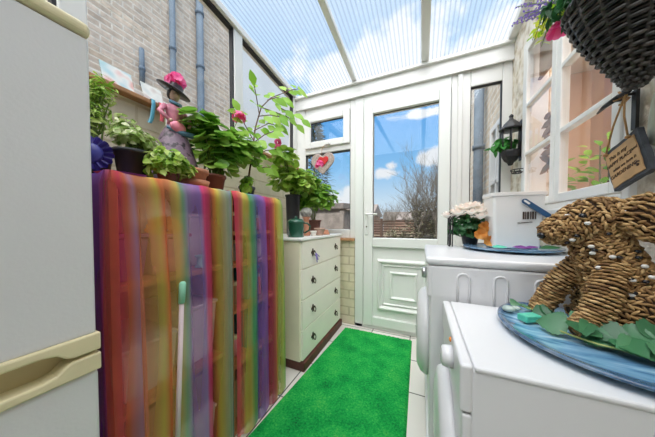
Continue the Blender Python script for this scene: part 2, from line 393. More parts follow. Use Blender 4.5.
def clearplastic(name, c=(.85,.86,.88)):
    m, nt, bs = nodes(name)
    bs.inputs['Base Color'].default_value = (*c, 1); bs.inputs['Roughness'].default_value = .3
    tr = N(nt, 'ShaderNodeBsdfTransparent')
    mx = N(nt, 'ShaderNodeMixShader'); mx.inputs[0].default_value = .6; L(nt, tr.outputs[0], mx.inputs[1]); L(nt, bs.outputs[0], mx.inputs[2])
    L(nt, mx.outputs[0], nt.nodes['Material Output'].inputs['Surface'])
    return m
M['clear'] = clearplastic('cloudy plastic')
def cardmat(name, a, b, c):
    m, nt, bs = nodes(name)
    tc = N(nt, 'ShaderNodeTexCoord'); nz = N(nt, 'ShaderNodeTexNoise'); nz.inputs['Scale'].default_value = 14; nz.inputs['Detail'].default_value = 1
    L(nt, tc.outputs['Object'], nz.inputs['Vector'])
    r = ramp(nt, [(.35, a), (.5, b), (.62, c)]); L(nt, nz.outputs['Fac'], r.inputs['Fac']); L(nt, r.outputs['Color'], bs.inputs['Base Color'])
    return m

# ------------------------------------------------------------------ sky
w = bpy.data.worlds.new('sky'); scene.world = w; w.use_nodes = True
nt = w.node_tree; bg = nt.nodes['Background']
tc = N(nt, 'ShaderNodeTexCoord'); nv = N(nt, 'ShaderNodeVectorMath', operation='NORMALIZE'); L(nt, tc.outputs['Generated'], nv.inputs[0])
sx = N(nt, 'ShaderNodeSeparateXYZ'); L(nt, nv.outputs[0], sx.inputs[0])
rp = ramp(nt, [(0, (.57,.67,.77)), (.1, (.52,.67,.80)), (.24, (.23,.49,.79)), (.42, (.105,.35,.73)), (.56, (.24,.46,.74)), (.75, (.42,.57,.76))]); L(nt, sx.outputs[2], rp.inputs['Fac'])
nz = N(nt, 'ShaderNodeTexNoise'); nz.inputs['Scale'].default_value = 13; nz.inputs['Detail'].default_value = 8; nz.inputs['Roughness'].default_value = .58; L(nt, nv.outputs[0], nz.inputs['Vector'])
def cloud(c, r, amp=1.0):
    sb = N(nt, 'ShaderNodeVectorMath', operation='SUBTRACT'); L(nt, nv.outputs[0], sb.inputs[0]); sb.inputs[1].default_value = c
    ml = N(nt, 'ShaderNodeVectorMath', operation='MULTIPLY'); L(nt, sb.outputs[0], ml.inputs[0]); ml.inputs[1].default_value = (1/r[0], 1/max(r[0], r[1]), 1/r[1])
    ln = N(nt, 'ShaderNodeVectorMath', operation='LENGTH'); L(nt, ml.outputs[0], ln.inputs[0])
    s = N(nt, 'ShaderNodeMath', operation='SUBTRACT'); s.inputs[0].default_value = 1; L(nt, ln.outputs['Value'], s.inputs[1])
    return s.outputs[0]
cl = None
for c, r in [((-.15,.96,.222),(.062,.030)), ((-.125,.96,.250),(.035,.026)), ((.02,.966,.262),(.05,.038)), ((.045,.966,.275),(.05,.045)), ((-.345,.932,.10),(.12,.05)), ((-.30,.93,.14),(.06,.04)),
             ((-.30,.78,.55),(.20,.11)), ((-.08,.80,.57),(.22,.12)), ((.20,.83,.52),(.26,.10)), ((-.50,.73,.45),(.16,.06)), ((-.2,.80,.52),(.28,.07)), ((.05,.90,.42),(.18,.02))]:
    o = cloud(c, r)
    if cl is None: cl = o
    else:
        mx = N(nt, 'ShaderNodeMath', operation='MAXIMUM'); L(nt, cl, mx.inputs[0]); L(nt, o, mx.inputs[1]); cl = mx.outputs[0]
na = N(nt, 'ShaderNodeMath', operation='MULTIPLY_ADD'); na.inputs[1].default_value = 1.9; na.inputs[2].default_value = -.93; L(nt, nz.outputs['Fac'], na.inputs[0])
sm = N(nt, 'ShaderNodeMath', operation='ADD'); L(nt, cl, sm.inputs[0]); L(nt, na.outputs[0], sm.inputs[1])
mr = N(nt, 'ShaderNodeMapRange'); mr.interpolation_type = 'SMOOTHSTEP'; mr.inputs[1].default_value = -.05; mr.inputs[2].default_value = .5; L(nt, sm.outputs[0], mr.inputs[0])
mc = N(nt, 'ShaderNodeMix', data_type='RGBA'); L(nt, mr.outputs[0], mc.inputs[0]); L(nt, rp.outputs['Color'], mc.inputs[6]); mc.inputs[7].default_value = (.76,.79,.83,1)
# sky lobe high overhead and behind, brightened to light the room
dt = N(nt, 'ShaderNodeVectorMath', operation='DOT_PRODUCT'); L(nt, nv.outputs[0], dt.inputs[0]); dt.inputs[1].default_value = V((-.02,-.50,.84)).normalized()
zb = N(nt, 'ShaderNodeMapRange'); zb.interpolation_type = 'SMOOTHSTEP'; zb.inputs[1].default_value = .62; zb.inputs[2].default_value = .93; L(nt, dt.outputs['Value'], zb.inputs[0])
SKYHI = 6.4
hz = N(nt, 'ShaderNodeMix', data_type='RGBA'); L(nt, zb.outputs[0], hz.inputs[0]); L(nt, mc.outputs[2], hz.inputs[6]); hz.inputs[7].default_value = (SKYHI, SKYHI*.985, SKYHI*.96, 1)
L(nt, hz.outputs[2], bg.inputs['Color']); bg.inputs['Strength'].default_value = 1.0

# ------------------------------------------------------------------ setting
XL, XR, YB, YR = -1.27, .61, 2.05, -1.2
def zr(y): return 2.35 + .092*(2.05 - y)
struct('floor', mb=B(XL-.1, XR+.1, YR-.1, YB+.02, -.08, 0), m=M['floor'], loc=(-.745, .36, 0))
struct('wall_left', mb=B(XL-.12, XL, YR, YB+.06, 0, 1.59), m=M['paint_block'], loc=(0,0,0))
struct('wall_rear', mb=B(XL-.12, XR+.12, YR-.1, YR, 0, zr(YR)+.02), m=pm('grey house wall', (.42,.42,.42), .9), loc=(0,0,0))
struct('wall_back', mb=B(XL, -.605, YB, YB+.1, 0, .835), m=M['paint_brick'], loc=(0,0,0))
# right wall with a window opening Y 1.00..1.80, Z 1.07..2.15
mb = MB()
for a in [(YR, 1.0, 0, zr(1.0)+.02), (1.82, YB, 0, zr(1.9)), (1.0, 1.82, 0, 1.07), (1.0, 1.82, 2.15, zr(1.5))]:
    n = 14
    mb.box(XR, XR+.14, a[0], a[1], a[2], a[3])
struct('wall_right', mb=mb, m=M['whitewash'], loc=(0,0,0))

# sill of the left dwarf wall
struct('trim_1', mb=B(XL-.10, XL+.045, YR, YB, 1.59, 1.612), m=M['sillwood'], loc=(0,0,0), bevel=.005)
# roof sheet + glazing bars + ring beam
mb = MB()
for x0, x1 in [(XL-.05, -.60), (-.60, .01), (.01, XR+.02)]:
    y0, y1 = YR, YB+.12
    vs = [(x, y, zr(y)+dz) for dz in (.045, .053) for y in (y0, y1) for x in (x0, x1)]
    mb.add(vs[:4], [(0,2,3,1)])
struct('ceiling', mb=mb, m=M['roof'], loc=(0,0,0))
def sloped(x0, x1, y0, y1, a, b):
    vs = [(x, y, zr(y)+dz) for dz in (a, b) for y in (y0, y1) for x in (x0, x1)]
    return MB().add(vs, [(0,2,3,1),(4,5,7,6),(0,1,5,4),(2,6,7,3),(0,4,6,2),(1,3,7,5)])
struct('trim_2', mb=sloped(-.625, -.58, YR, YB-.005, 0, .045), m=M['upvc'], loc=(0,0,0), bevel=.006)
struct('trim_3', mb=sloped(-.018, .042, YR, YB-.005, 0, .045), m=M['upvc'], loc=(0,0,0), bevel=.006)
struct('trim_4', mb=sloped(XL-.07, XL+.03, YR, YB-.03, -.005, .045), m=M['upvc'], loc=(0,0,0), bevel=.006)
struct('trim_5', mb=sloped(XR-.045, XR+.06, YR, YB-.03, -.01, .045), m=M['upvc'], loc=(0,0,0), bevel=.006)
mb = B(XL-.05, XR, YB-.025, YB+.08, 2.215, 2.345); mb.box(XL+.1, XR, YB-.035, YB-.02, 2.205, 2.235); mb.box(XL, XR, YB-.05, YB, 2.325, 2.35)
struct('trim_6', mb=mb, m=M['upvc'], loc=(0,0,0), bevel=.004)

def win(name, loc): return struct(name, loc=loc)
def bars(rects, y0, y1):
    mb = MB()
    for x0, x1, z0, z1 in rects: mb.box(x0, x1, y0, y1, z0, z1)
    return mb
def ringb(x0, x1, z0, z1, wd): return [(x0, x0+wd, z0, z1), (x1-wd, x1, z0, z1), (x0+wd, x1-wd, z0, z0+wd), (x0+wd, x1-wd, z1-wd, z1)]
# left glazing (window_1): panes between sloping head and sill
w1 = win('window_1', (XL, .8, 1.61))
mb = MB()
for y0, y1 in [(YR, YR+.06), (-.45, -.37), (.355, .435), (1.195, 1.275), (1.985, YB+.05)]:
    mb.box(XL-.05, XL+.012, y0, y1, 1.612, zr(y1)-.003)
mb.box(XL-.05, XL+.008, YR, YB, 1.612, 1.65)
mb.build('frame', M['upvc'], w1, bevel=.006)
mb = MB()
for y0, y1 in [(-.37, .355), (.435, 1.195), (1.275, 1.985)]:
    for a, b in ((y1-.012, y1),): mb.box(XL-.03, XL+.002, a, b, 1.65, zr(b)-.006)
    vs = [(x, y, zr(y)+dz) for dz in (-.02, -.005) for y in (y0, y1) for x in (XL-.03, XL+.004)]
    mb.add(vs, [(0,2,3,1),(4,5,7,6),(0,1,5,4),(2,6,7,3),(0,4,6,2),(1,3,7,5)])
mb.build('gasket', M['gasket'], w1)
for y0, y1 in [(-.37, .355), (.435, 1.195), (1.275, 1.985)]:
    MB().add([(XL-.02, y0, 1.65), (XL-.02, y1, 1.65), (XL-.02, y1, zr(y1)-.01), (XL-.02, y0, zr(y0)-.01)], [(0,1,2,3)]).build('pane', M['glass'], w1)
# back left window (window_2)
w2 = win('window_2', (-.9, YB, .84))
rc = [(XL, -1.15, .86, 2.215), (-.65, -.60, .86, 2.215), (-1.15, -.65, .86, .945), (-1.15, -.65, 1.735, 1.80), (-1.15, -.65, 2.12, 2.215)]
bars(rc, YB-.005, YB+.06).build('frame', M['upvc'], w2, bevel=.006)
sa = bars(ringb(-1.148, -.652, 1.79, 2.125, .066), YB-.03, YB+.03).build('sash', M['upvc'], w2, bevel=.008)
mb = bars(ringb(-1.082, -.718+.03, 1.848, 2.058, .005), YB-.004, YB+.012); mb.build('gasket', M['gasket'], sa)
bars([(-1.15, -.65, 1.722, 1.735), (-1.15,-1.143,.945,1.735), (-.657,-.65,.945,1.735)], YB+.005, YB+.03).build('gasket', M['gasket'], w2)
B(-.90, -.85, YB-.05, YB-.03, 1.80, 1.83).build('handle', M['upvc'], w2, bevel=.004)
for z0, z1 in [(.945, 1.735), (1.85, 2.06)]:
    MB().add([(-1.15, YB+.02, z0), (-.65, YB+.02, z0), (-.65, YB+.02, z1), (-1.15, YB+.02, z1)], [(0,1,2,3)]).build('pane', M['glass'], w2)
struct('trim_7', mb=B(XL, -.60, YB-.04, YB+.05, .836, .86), m=M['sillwood'], loc=(0,0,0), bevel=.004)
# right narrow window (window_3)
w3 = win('window_3', (.45, YB, .9))
bars([(.212, .345, 0, 2.215), (.548, XR, 0, 2.215), (.345, .548, 0, .95), (.345, .548, 2.085, 2.215)], YB-.005, YB+.06).build('frame', M['upvc'], w3, bevel=.006)
bars([(.255, .29, 0, 2.2)], YB-.02, YB).build('cover_strip', M['upvc'], w3, bevel=.006)
bars(ringb(.345, .548, .95, 2.085, .005), YB+.0, YB+.03).build('gasket', M['gasket'], w3)
MB().add([(.345, YB+.02, .95), (.548, YB+.02, .95), (.548, YB+.02, 2.085), (.345, YB+.02, 2.085)], [(0,1,2,3)]).build('pane', M['glass'], w3)
# door
d1 = win('door_1', (-.15, YB, 0))
bars([(-.60, -.516, 0, 2.215), (-.516, .212, 2.112, 2.215), (-.60, .212, 0, .035)], YB-.01, YB+.07).build('door_frame', M['upvc_door'], d1, bevel=.006)
leaf = bars(ringb(-.508, .206, .04, 2.104, .085), YB-.035, YB+.04)
leaf.box(-.423, .121, YB-.035, YB+.04, .785, .872)
lf = leaf.build('door_leaf', M['upvc_door'], d1, bevel=.007)
bars(ringb(-.426, .130, .868, 2.022, .007), YB-.006, YB+.004).build('gasket', M['gasket'], lf)
MB().add([(-.423, YB+.0, .872), (.13, YB+.0, .872), (.13, YB+.0, 2.02), (-.423, YB+.0, 2.02)], [(0,1,2,3)]).build('pane', M['glass'], lf)
mb = B(-.43, .128, YB-.008, YB+.03, .08, .80)
def mould(mb, x0, x1, z0, z1, wd, y0, y1):
    # mitred raised moulding with sloping sides
    o = [(x0,z0),(x1,z0),(x1,z1),(x0,z1)]; i = [(x0+wd,z0+wd),(x1-wd,z0+wd),(x1-wd,z1-wd),(x0+wd,z1-wd)]
    m1 = [(x0+wd*.35,z0+wd*.35),(x1-wd*.35,z0+wd*.35),(x1-wd*.35,z1-wd*.35),(x0+wd*.35,z1-wd*.35)]
    m2 = [(x0+wd*.6,z0+wd*.6),(x1-wd*.6,z0+wd*.6),(x1-wd*.6,z1-wd*.6),(x0+wd*.6,z1-wd*.6)]
    vs = [(x, y0, z) for x, z in o] + [(x, y1, z) for x, z in m1] + [(x, y1, z) for x, z in m2] + [(x, y0, z) for x, z in i]
    fs = []
    for r in range(3):
        for k in range(4): fs.append((r*4+k, r*4+(k+1) % 4, r*4+4+(k+1) % 4, r*4+4+k))
    mb.add(vs, fs)
mould(mb, -.385, .088, .195, .675, .045, YB-.008, YB-.034)
mould(mb, -.335, .038, .245, .625, .02, YB-.008, YB-.02)
mould(mb, -.27, -.03, .305, .565, .03, YB-.008, YB-.024)
mb.build('lower_panel', M['upvc_door'], d1, bevel=.002)
hd = MB(); hd.box(-.49, -.462, YB-.045, YB-.035, .90, 1.14); hd.build('handle_plate', M['upvc_door'], d1, bevel=.006)
hd = MB(); hd.tube([(-.476, YB-.04, 1.09), (-.476, YB-.085, 1.09), (-.46, YB-.09, 1.09), (-.37, YB-.088, 1.088)], .009, 8); hd.build('lever', M['upvc'], d1)
MB().lathe([(0,0),(.007,0),(.007,.004),(0,.004)], (0,0,0), 12, M=Matrix.Translation((-.476, YB-.045, .975)) @ Matrix.Rotation(PI/2,4,'X')).build('keyhole', M['bronze'], d1)

# house window on the right wall (window_4)
w4 = win('window_4', (XR, 1.4, 1.07))
def xbars(rects, x0, x1):
    mb = MB()
    for y0, y1, z0, z1 in rects: mb.box(x0, x1, y0, y1, z0, z1)
    return mb
def ringy(y0, y1, z0, z1, wd): return [(y0, y0+wd, z0, z1), (y1-wd, y1, z0, z1), (y0+wd, y1-wd, z0, z0+wd), (y0+wd, y1-wd, z1-wd, z1)]
xbars(ringy(1.0, 1.82, 1.07, 2.15, .032), XR-.016, XR+.10).build('frame', M['white_wood'], w4, bevel=.004)
B(XR-.045, XR+.02, .96, 1.84, 1.03, 1.072).build('sill', M['white_wood'], w4, bevel=.006)
for y0, y1 in [(1.033, 1.415), (1.42, 1.787)]:
    sa = xbars(ringy(y0, y1, 1.105, 2.115, .040) + [(y0+.04, y1-.04, z-.011, z+.011) for z in (1.437, 1.737)], XR-.022, XR+.012).build('sash', M['white_wood'], w4, bevel=.004)
    MB().add([(XR-.012, y0+.035, 1.14), (XR-.012, y1-.035, 1.14), (XR-.012, y1-.035, 2.08), (XR-.012, y0+.035, 2.08)], [(0,1,2,3)]).build('pane', M['glass'], sa)

# room behind the house window
struct('wall_inner', mb=B(XR+1.0, XR+1.05, .4, 3.2, 0, 2.6), m=M['peach'], loc=(0,0,0))
mb = B(XR+.14, XR+1.05, .35, .4, 0, 2.6); mb.box(XR+.14, XR+1.05, 3.2, 3.25, 0, 2.6)
struct('wall_inner_side', mb=mb, m=M['peach'], loc=(0,0,0))
struct('ceiling_inner', mb=B(XR+.14, XR+1.05, .35, 3.25, 2.6, 2.65), m=M['upvc'], loc=(0,0,0))
struct('floor_inner', mb=B(XR+.14, XR+1.05, .35, 3.25, -.05, 0), m=M['sillwood'], loc=(0,0,0))
ld = bpy.data.lights.new('inner_fill_light', 'AREA'); ld.energy = 22; ld.size = .7; ld.color = (1,.93,.85)  # fill light added to brighten the room behind the house window
lo = bpy.data.objects.new('inner_fill_light', ld); COL.objects.link(lo); lo.location = (XR+.6, 1.7, 2.58)

# ------------------------------------------------------------------ outside
struct('ground', mb=B(-14, 8, YB+.1, 40, -.3, -.12), m=M['earth'], loc=(0,0,0))
struct('ground_side', mb=B(-4.2, XL-.1, -3, YB+.1, -.3, -.12), m=M['earth'], loc=(0,0,0))
def slopewall(x0, x1, y0, y1, za, zb):
    vs = [(x0,y0,-.12),(x1,y0,-.12),(x1,y1,-.12),(x0,y1,-.12),(x0,y0,za),(x1,y0,za),(x1,y1,zb),(x0,y1,zb)]
    return MB().add(vs, [(0,1,2,3),(4,5,6,7),(0,1,5,4),(1,2,6,5),(2,3,7,6),(3,0,4,7)])
struct('wall_neighbour', mb=slopewall(-3.9, -3.6, -3, 3.40, 5.58, 5.08), m=M['brick_out'], loc=(0,0,0))
struct('wall_rendered', mb=slopewall(-3.9, -3.64, 3.40, 6.6, 5.10, 4.83), m=M['renderwall'], loc=(0,0,0))
mb = MB()
for a in [(2.16, 2.38, -.12), (2.84, 6.2, -.12), (2.38, 2.84, 2.0)]:
    za, zb_ = 1+1.30*a[0]/2.05, 1+1.30*a[1]/2.05
    mb.add([(x, y, z) for x in (.68, .95) for (y, z) in ((a[0], a[2]), (a[1], a[2]), (a[1], zb_), (a[0], za))], [(0,1,2,3),(7,6,5,4),(0,1,5,4),(1,2,6,5),(2,3,7,6),(3,0,4,7)])
mb.box(.68, .95, 2.38, 2.84, -.12, .85)
struct('wall_house', mb=mb, m=M['brick_house'], loc=(0,0,0))
w5 = win('window_5', (.68, 2.61, .85))
fr = xbars(ringy(2.38, 2.84, .85, 2.0, .055)+[(2.59, 2.63, .9, 1.95), (2.43, 2.79, 1.40, 1.44)], .655, .75).build('frame', M['white_wood'], w5, bevel=.004)
B(.72, .73, 2.43, 2.79, .9, 1.95).build('pane', pm('dark blue window', (.16,.22,.30), .1), w5)
def drain(x, y, z0, z1, r, label):
    mb = MB(); mb.tube([(x, y, z0), (x, y, z1)], r, 12)
    for z in [z0+.2+i*.9 for i in range(int((z1-z0)/.9)+1)]:
        if z < z1: mb.tube([(x, y, z), (x, y, z+.05)], r*1.25, 12)
    return one(mb, 'drainpipe', M['drain'], label, 'drainpipe', (x, y, z0))
drain(.605, 3.08, -.12, 2.85, .05, 'fat pale grey drainpipe seen through the narrow right-hand pane')
drain(-3.55, 2.16, -.12, 5.2, .04, 'thin grey blue drainpipe on the brick wall behind the hatted figurine')
drain(-3.53, 2.60, -.12, 5.15, .055, 'thicker grey blue drainpipe on the brick wall, nearest the garden')
drain(-3.57, 1.76, 2.92, 3.42, .03, 'short length of pipe on the brick wall above the picture cards')

def fence(name, label, p0, p1, h0, h1, m, n=14, gap=.0, post=3):
    p0 = V(p0); p1 = V(p1); d = p1-p0; ln = d.length; d.normalize(); nrm = V((-d.y, d.x, 0))
    t = thing(name, label, 'fence', p0)
    mb = MB(); hh = (h1-h0)/n
    for i in range(n):
        z0 = h0+i*hh; vs = []
        for z in (z0+.004, z0+hh-.004-gap):
            for k in (0, .022):
                for q in (p0, p1): vs.append((q.x+nrm.x*k, q.y+nrm.y*k, z))
        mb.add(vs, [(0,1,3,2),(4,6,7,5),(0,4,5,1),(2,3,7,6),(0,2,6,4),(1,5,7,3)])
    mb.build('slat_panel', m, t)
    for i in range(post+1):
        q = p0+d*(ln*i/post)
        B(q.x-.05, q.x+.05, q.y-.06, q.y+.05, -.12, h1+.04).build('post', m, t)
    return t
fence('slatted_fence', 'weathered grey board fence seen through the left garden window', (-5.2, 5.6, 0), (-1.9, 5.3, 0), -.12, 1.30, M['fence'])
fence('trellis_fence', 'brown slatted fence across the garden seen through the door glass', (-3.0, 9.5, 0), (1.2, 9.5, 0), -.12, 1.18, M['fencebrown'], n=12, gap=.04)
# shed
t = thing('garden_shed', 'low grey shed with sloping roof behind the board fence', 'shed', (-4.8, 7.6, -.12))
B(-6.2, -2.6, 7.0, 8.4, -.12, 1.55).build('wall', M['fence'], t)
MB().prism([(6.8, 1.52), (8.6, 1.62), (8.6, 1.80), (6.8, 1.70)], 3.95, Matrix(((0,0,1,-6.35),(1,0,0,0),(0,1,0,0),(0,0,0,1)))).build('roof', M['rooftile'], t)
# far house
t = thing('brick_house', 'distant brown brick house at the left edge of the door glass', 'house', (-6.2, 24, -.12))
B(-9.5, -4.9, 23, 28, -.12, 2.0).build('wall', M['garden_brick'], t)
MB().prism([(22.6, 1.9), (28.4, 1.9), (25.5, 3.3)], 5.1, Matrix(((0,0,1,-9.8),(1,0,0,0),(0,1,0,0),(0,0,0,1)))).build('roof', M['rooftile'], t)
B(-5.9, -5.4, 25, 25.6, 2.8, 3.9).build('chimney', M['garden_brick'], t)
t = thing('brick_house', 'distant low terrace of brick houses beyond the garden fence', 'house', (-1.5, 30, -.12))
B(-4.6, 3.5, 29, 34, -.12, 1.6).build('wall', M['garden_brick'], t)
MB().prism([(28.7, 1.55), (34.3, 1.55), (31.5, 2.7)], 8.4, Matrix(((0,0,1,-4.8),(1,0,0,0),(0,1,0,0),(0,0,0,1)))).build('roof', M['rooftile'], t)

def bare_tree(loc, h, label, seed, spread=.55, levels=4, r0=.05, nb=4, name='bare_tree', m=None, cone=False):
    rr = random.Random(seed); mb = MB(); tips = []
    def grow(p, d, ln, r, lv):
        pts = [p]; q = p.copy(); dd = d.copy()
        for i in range(3):
            dd = (dd + V((rr.uniform(-.18,.18), rr.uniform(-.18,.18), rr.uniform(-.02,.16)))).normalized()
            q = q + dd*(ln/3); pts.append(q.copy())
        mb.tube(pts, [r, r*.85, r*.7, r*.5], 4 if lv < levels else 6, cap=False)
        if lv == 0: tips.append((q, dd)); return
        for i in range(nb):
            f = rr.uniform(.35, 1)
            k = min(2, int(f*3)); b = pts[k].lerp(pts[k+1], f*3-k)
            nd = (dd + V((rr.uniform(-1,1), rr.uniform(-1,1), rr.uniform(-.1,.7)))*spread*1.5).normalized()
            grow(b, nd, ln*rr.uniform(.55,.8), r*.5, lv-1)
    base = V(loc)
    t = thing(name, label, 'tree', loc)
    for i in range(3):
        grow(base+V((rr.uniform(-.2,.2), rr.uniform(-.2,.2), 0)), V((rr.uniform(-.25,.25), rr.uniform(-.25,.25), 1)).normalized(), h*.42, r0, levels)
    mb.build('branches', m or M['twig'], t)
    return t, tips
for (x, y, h, lb, sd, sp) in [(-.02, 8.4, 3.4, 'tall bare twiggy bush right of centre in the door glass', 3, .6), (.75, 8.2, 3.8, 'bare tree at the right edge of the door glass', 5, .5),
                              (-1.7, 14, 2.6, 'small distant bare tree left in the door glass', 8, .6)]:
    bare_tree((x, y, -.12), h, lb, sd, sp, 4, .03, 5)
def bush(loc, r, h, n, m, label, seed, size=.12, name='garden_bush'):
    rr = random.Random(seed); mb = MB(); st = MB()
    t = thing(name, label, 'bush', loc)
    for i in range(n):
        a = rr.uniform(0, 2*PI); u = rr.uniform(-1, 1); q = rr.random()**.4
        p = V((loc[0]+r*q*math.sqrt(1-u*u)*math.cos(a), loc[1]+r*q*math.sqrt(1-u*u)*math.sin(a), loc[2]+h*.55+h*.45*u*q))
        d = V((math.cos(a), math.sin(a), rr.uniform(-.2, 1)))
        mb.leaf(p, d, V((rr.uniform(-.5,.5), rr.uniform(-.5,.5), 1)), size*rr.uniform(.7,1.3), size*.45, 'lance')
        if i % 12 == 0: st.tube([V(loc), p], [.02, .004], 4, cap=False)
    mb.build('foliage', m, t); st.build('branches', M['twig'], t)
M['greytwigleaf'] = leafmat('grey green twiggy leaves', (.10,.11,.05), (.22,.21,.12), (.30,.26,.18), trans=.1)
bush((.2, 8.9, -.12), .75, 2.1, 1500, M['greytwigleaf'], 'dense grey green bush in front of the trellis fence', 21, .13)
bush((-.9, 9.0, -.12), .5, 1.0, 500, M['greytwigleaf'], 'low brownish bush left of the dense bush by the fence', 22, .12)
# conifer behind left window
rr = random.Random(4); mb = MB(); st = MB(); loc = (-5.6, 11, -.12)
t = thing('conifer_tree', 'dark conifer standing left in the garden window behind the willow heart', 'tree', loc)
for i in range(2600):
    z = rr.random()**.9*6.4+.4; rad = (7.2-z)*.20+.10; a = rr.uniform(0, 2*PI); q = rr.random()**.5*rad*(1+.25*math.sin(a*5+z*7))
    p = V((loc[0]+q*math.cos(a), loc[1]+q*math.sin(a), loc[2]+z))
    mb.leaf(p, V((math.cos(a), math.sin(a), rr.uniform(-.1,.5))), V((0,0,1)), .34, .07, 'lance')
st.tube([V(loc), V(loc)+V((0,0,6.2))], [.12, .02], 8)
mb.build('foliage', M['conifer'], t); st.build('trunk', M['twig'], t)
# leafy stand-in for reflected plants behind the house window, driftwood mobile, white panel and blind
t = thing('window_blind', 'brown roller blind half lowered inside the left sash of the house window', 'blind', (XR+.05, 1.62, 1.90))
B(XR+.048, XR+.055, 1.44, 1.775, 1.905, 2.12).build('fabric', M['blind'], t)
MB().tube([(XR+.051, 1.44, 1.90), (XR+.051, 1.775, 1.90)], .010, 8).build('bottom_bar', M['blind'], t)
one(B(XR+.17, XR+.78, 3.12, 3.17, 0, 2.3), 'white_panel', M['upvc'], 'tall white panel inside the house behind the left sash', 'panel', (XR+.47, 3.145, 0), bevel=.01)
t = thing('driftwood_mobile', 'string of zigzag driftwood pieces hanging inside the left window sash', 'mobile', (XR+.06, 1.68, 1.28))
rr = random.Random(9)
MB().tube([(XR+.06, 1.68, 1.89), (XR+.06, 1.68, 1.3)], .002, 5).build('string', M['twine'], t)
for i in range(8):
    z = 1.63-i*.042; ang = rr.uniform(-.5, .5); wd = .04+.025*math.sin(i*1.3)+.012*i*.4
    mx_ = Matrix.Translation((XR+.06, 1.685, z)) @ Matrix.Rotation(ang, 4, 'X')
    MB().prism([(-wd,-.012),(-wd*.3,-.02),(wd*.5,-.012),(wd,.004),(wd*.4,.018),(-wd*.6,.014)], .012, mx_ @ Matrix(((0,0,1,-.006),(1,0,0,0),(0,1,0,0),(0,0,0,1)))).build('driftwood_piece', M['driftwood'], t)
bush((XR+.58, 2.22, .0), .30, 1.66, 480, M['leaf_ger'], 'green leaves standing in for a plant reflection in the right house window sash', 31, .09, 'reflection_leaves')  # leaves added to imitate the left-wall plants mirrored in the pane

# ------------------------------------------------------------------ rug
mb = MB(); rr = random.Random(2)
c = [(-.785, .0), (-.045, .0), (-.068, 1.953), (-.668, 1.945)]
nx, ny = 60, 160; vs = []; fs = []
for j in range(ny+1):
    for i in range(nx+1):
        u, v = i/nx, j/ny
        x = (c[0][0]*(1-u)+c[1][0]*u)*(1-v)+(c[3][0]*(1-u)+c[2][0]*u)*v; y = c[0][1]*(1-v)+c[2][1]*v
        edge = i in (0, nx) or j in (0, ny)
        vs.append((x, y, .001 if edge else .012+rr.uniform(-.002, .003)))
for j in range(ny):
    for i in range(nx):
        a = j*(nx+1)+i; fs.append((a, a+1, a+nx+2, a+nx+1))
mb.add(vs, fs, True)
one(mb, 'artificial_grass_rug', M['rug'], 'bright green artificial grass runner lying on the white tiles up to the door', 'rug', (-.37, .98, 0))

# ------------------------------------------------------------------ fridge freezer
XF = -.67
t = thing('fridge_freezer', 'tall white fridge freezer with cream handle strips at the left edge', 'fridge', (-.95, -.04, 0))
B(-1.23, XF-.05, -.315, .228, .04, 1.40).build('cabinet', M['fridge'], t, bevel=.006)
B(-1.235, XF+.006, -.32, .236, 1.404, 1.434).build('top_panel', M['cream_plastic'], t, bevel=.012, seg=4)
fd = B(XF-.045, XF, -.318, .233, .755, 1.402).build('fridge_door', M['fridge'], t, bevel=.006, seg=3)
zd = B(XF-.045, XF, -.318, .236, .07, .672).build('freezer_door', M['fridge'], t, bevel=.010, seg=4)
# cream strips: each a bar whose inner edge is cut back into a long finger recess that ends near the hinge side
def strip(z0, z1, up):
    # profile along Y: full height near Y=.20..0.238, recess from Y=.19 back
    P_ = []
    y0, y1 = -.318, .238
    zc = z1 if up else z0; zo = z0 if up else z1; s = 1 if up else -1
    # recess edge runs on the inner side (towards the split)
    rec = zo - (-s)*0 
    inner = [(y1, zc), (.195, zc), (.186, zc-s*.004), (.172, zc-s*.017), (.155, zc-s*.021), (y0, zc-s*.021)]
    return [(y0, zo), (y1, zo)] + inner
for z0, z1, up, par in [(.718, .757, False, fd), (.673, .712, True, zd)]:
    poly = strip(z0, z1, up)
    if not up: poly = poly
    mb = MB().prism(poly, .052, Matrix(((0,0,1,XF-.045),(1,0,0,0),(0,1,0,0),(0,0,0,1))))
    mb.build('handle_strip', M['cream_plastic'], par, bevel=.004)
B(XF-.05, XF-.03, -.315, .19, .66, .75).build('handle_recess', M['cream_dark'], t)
B(-1.2, XF-.06, -.30, .21, 0, .045).build('base', M['blackpot'], t)

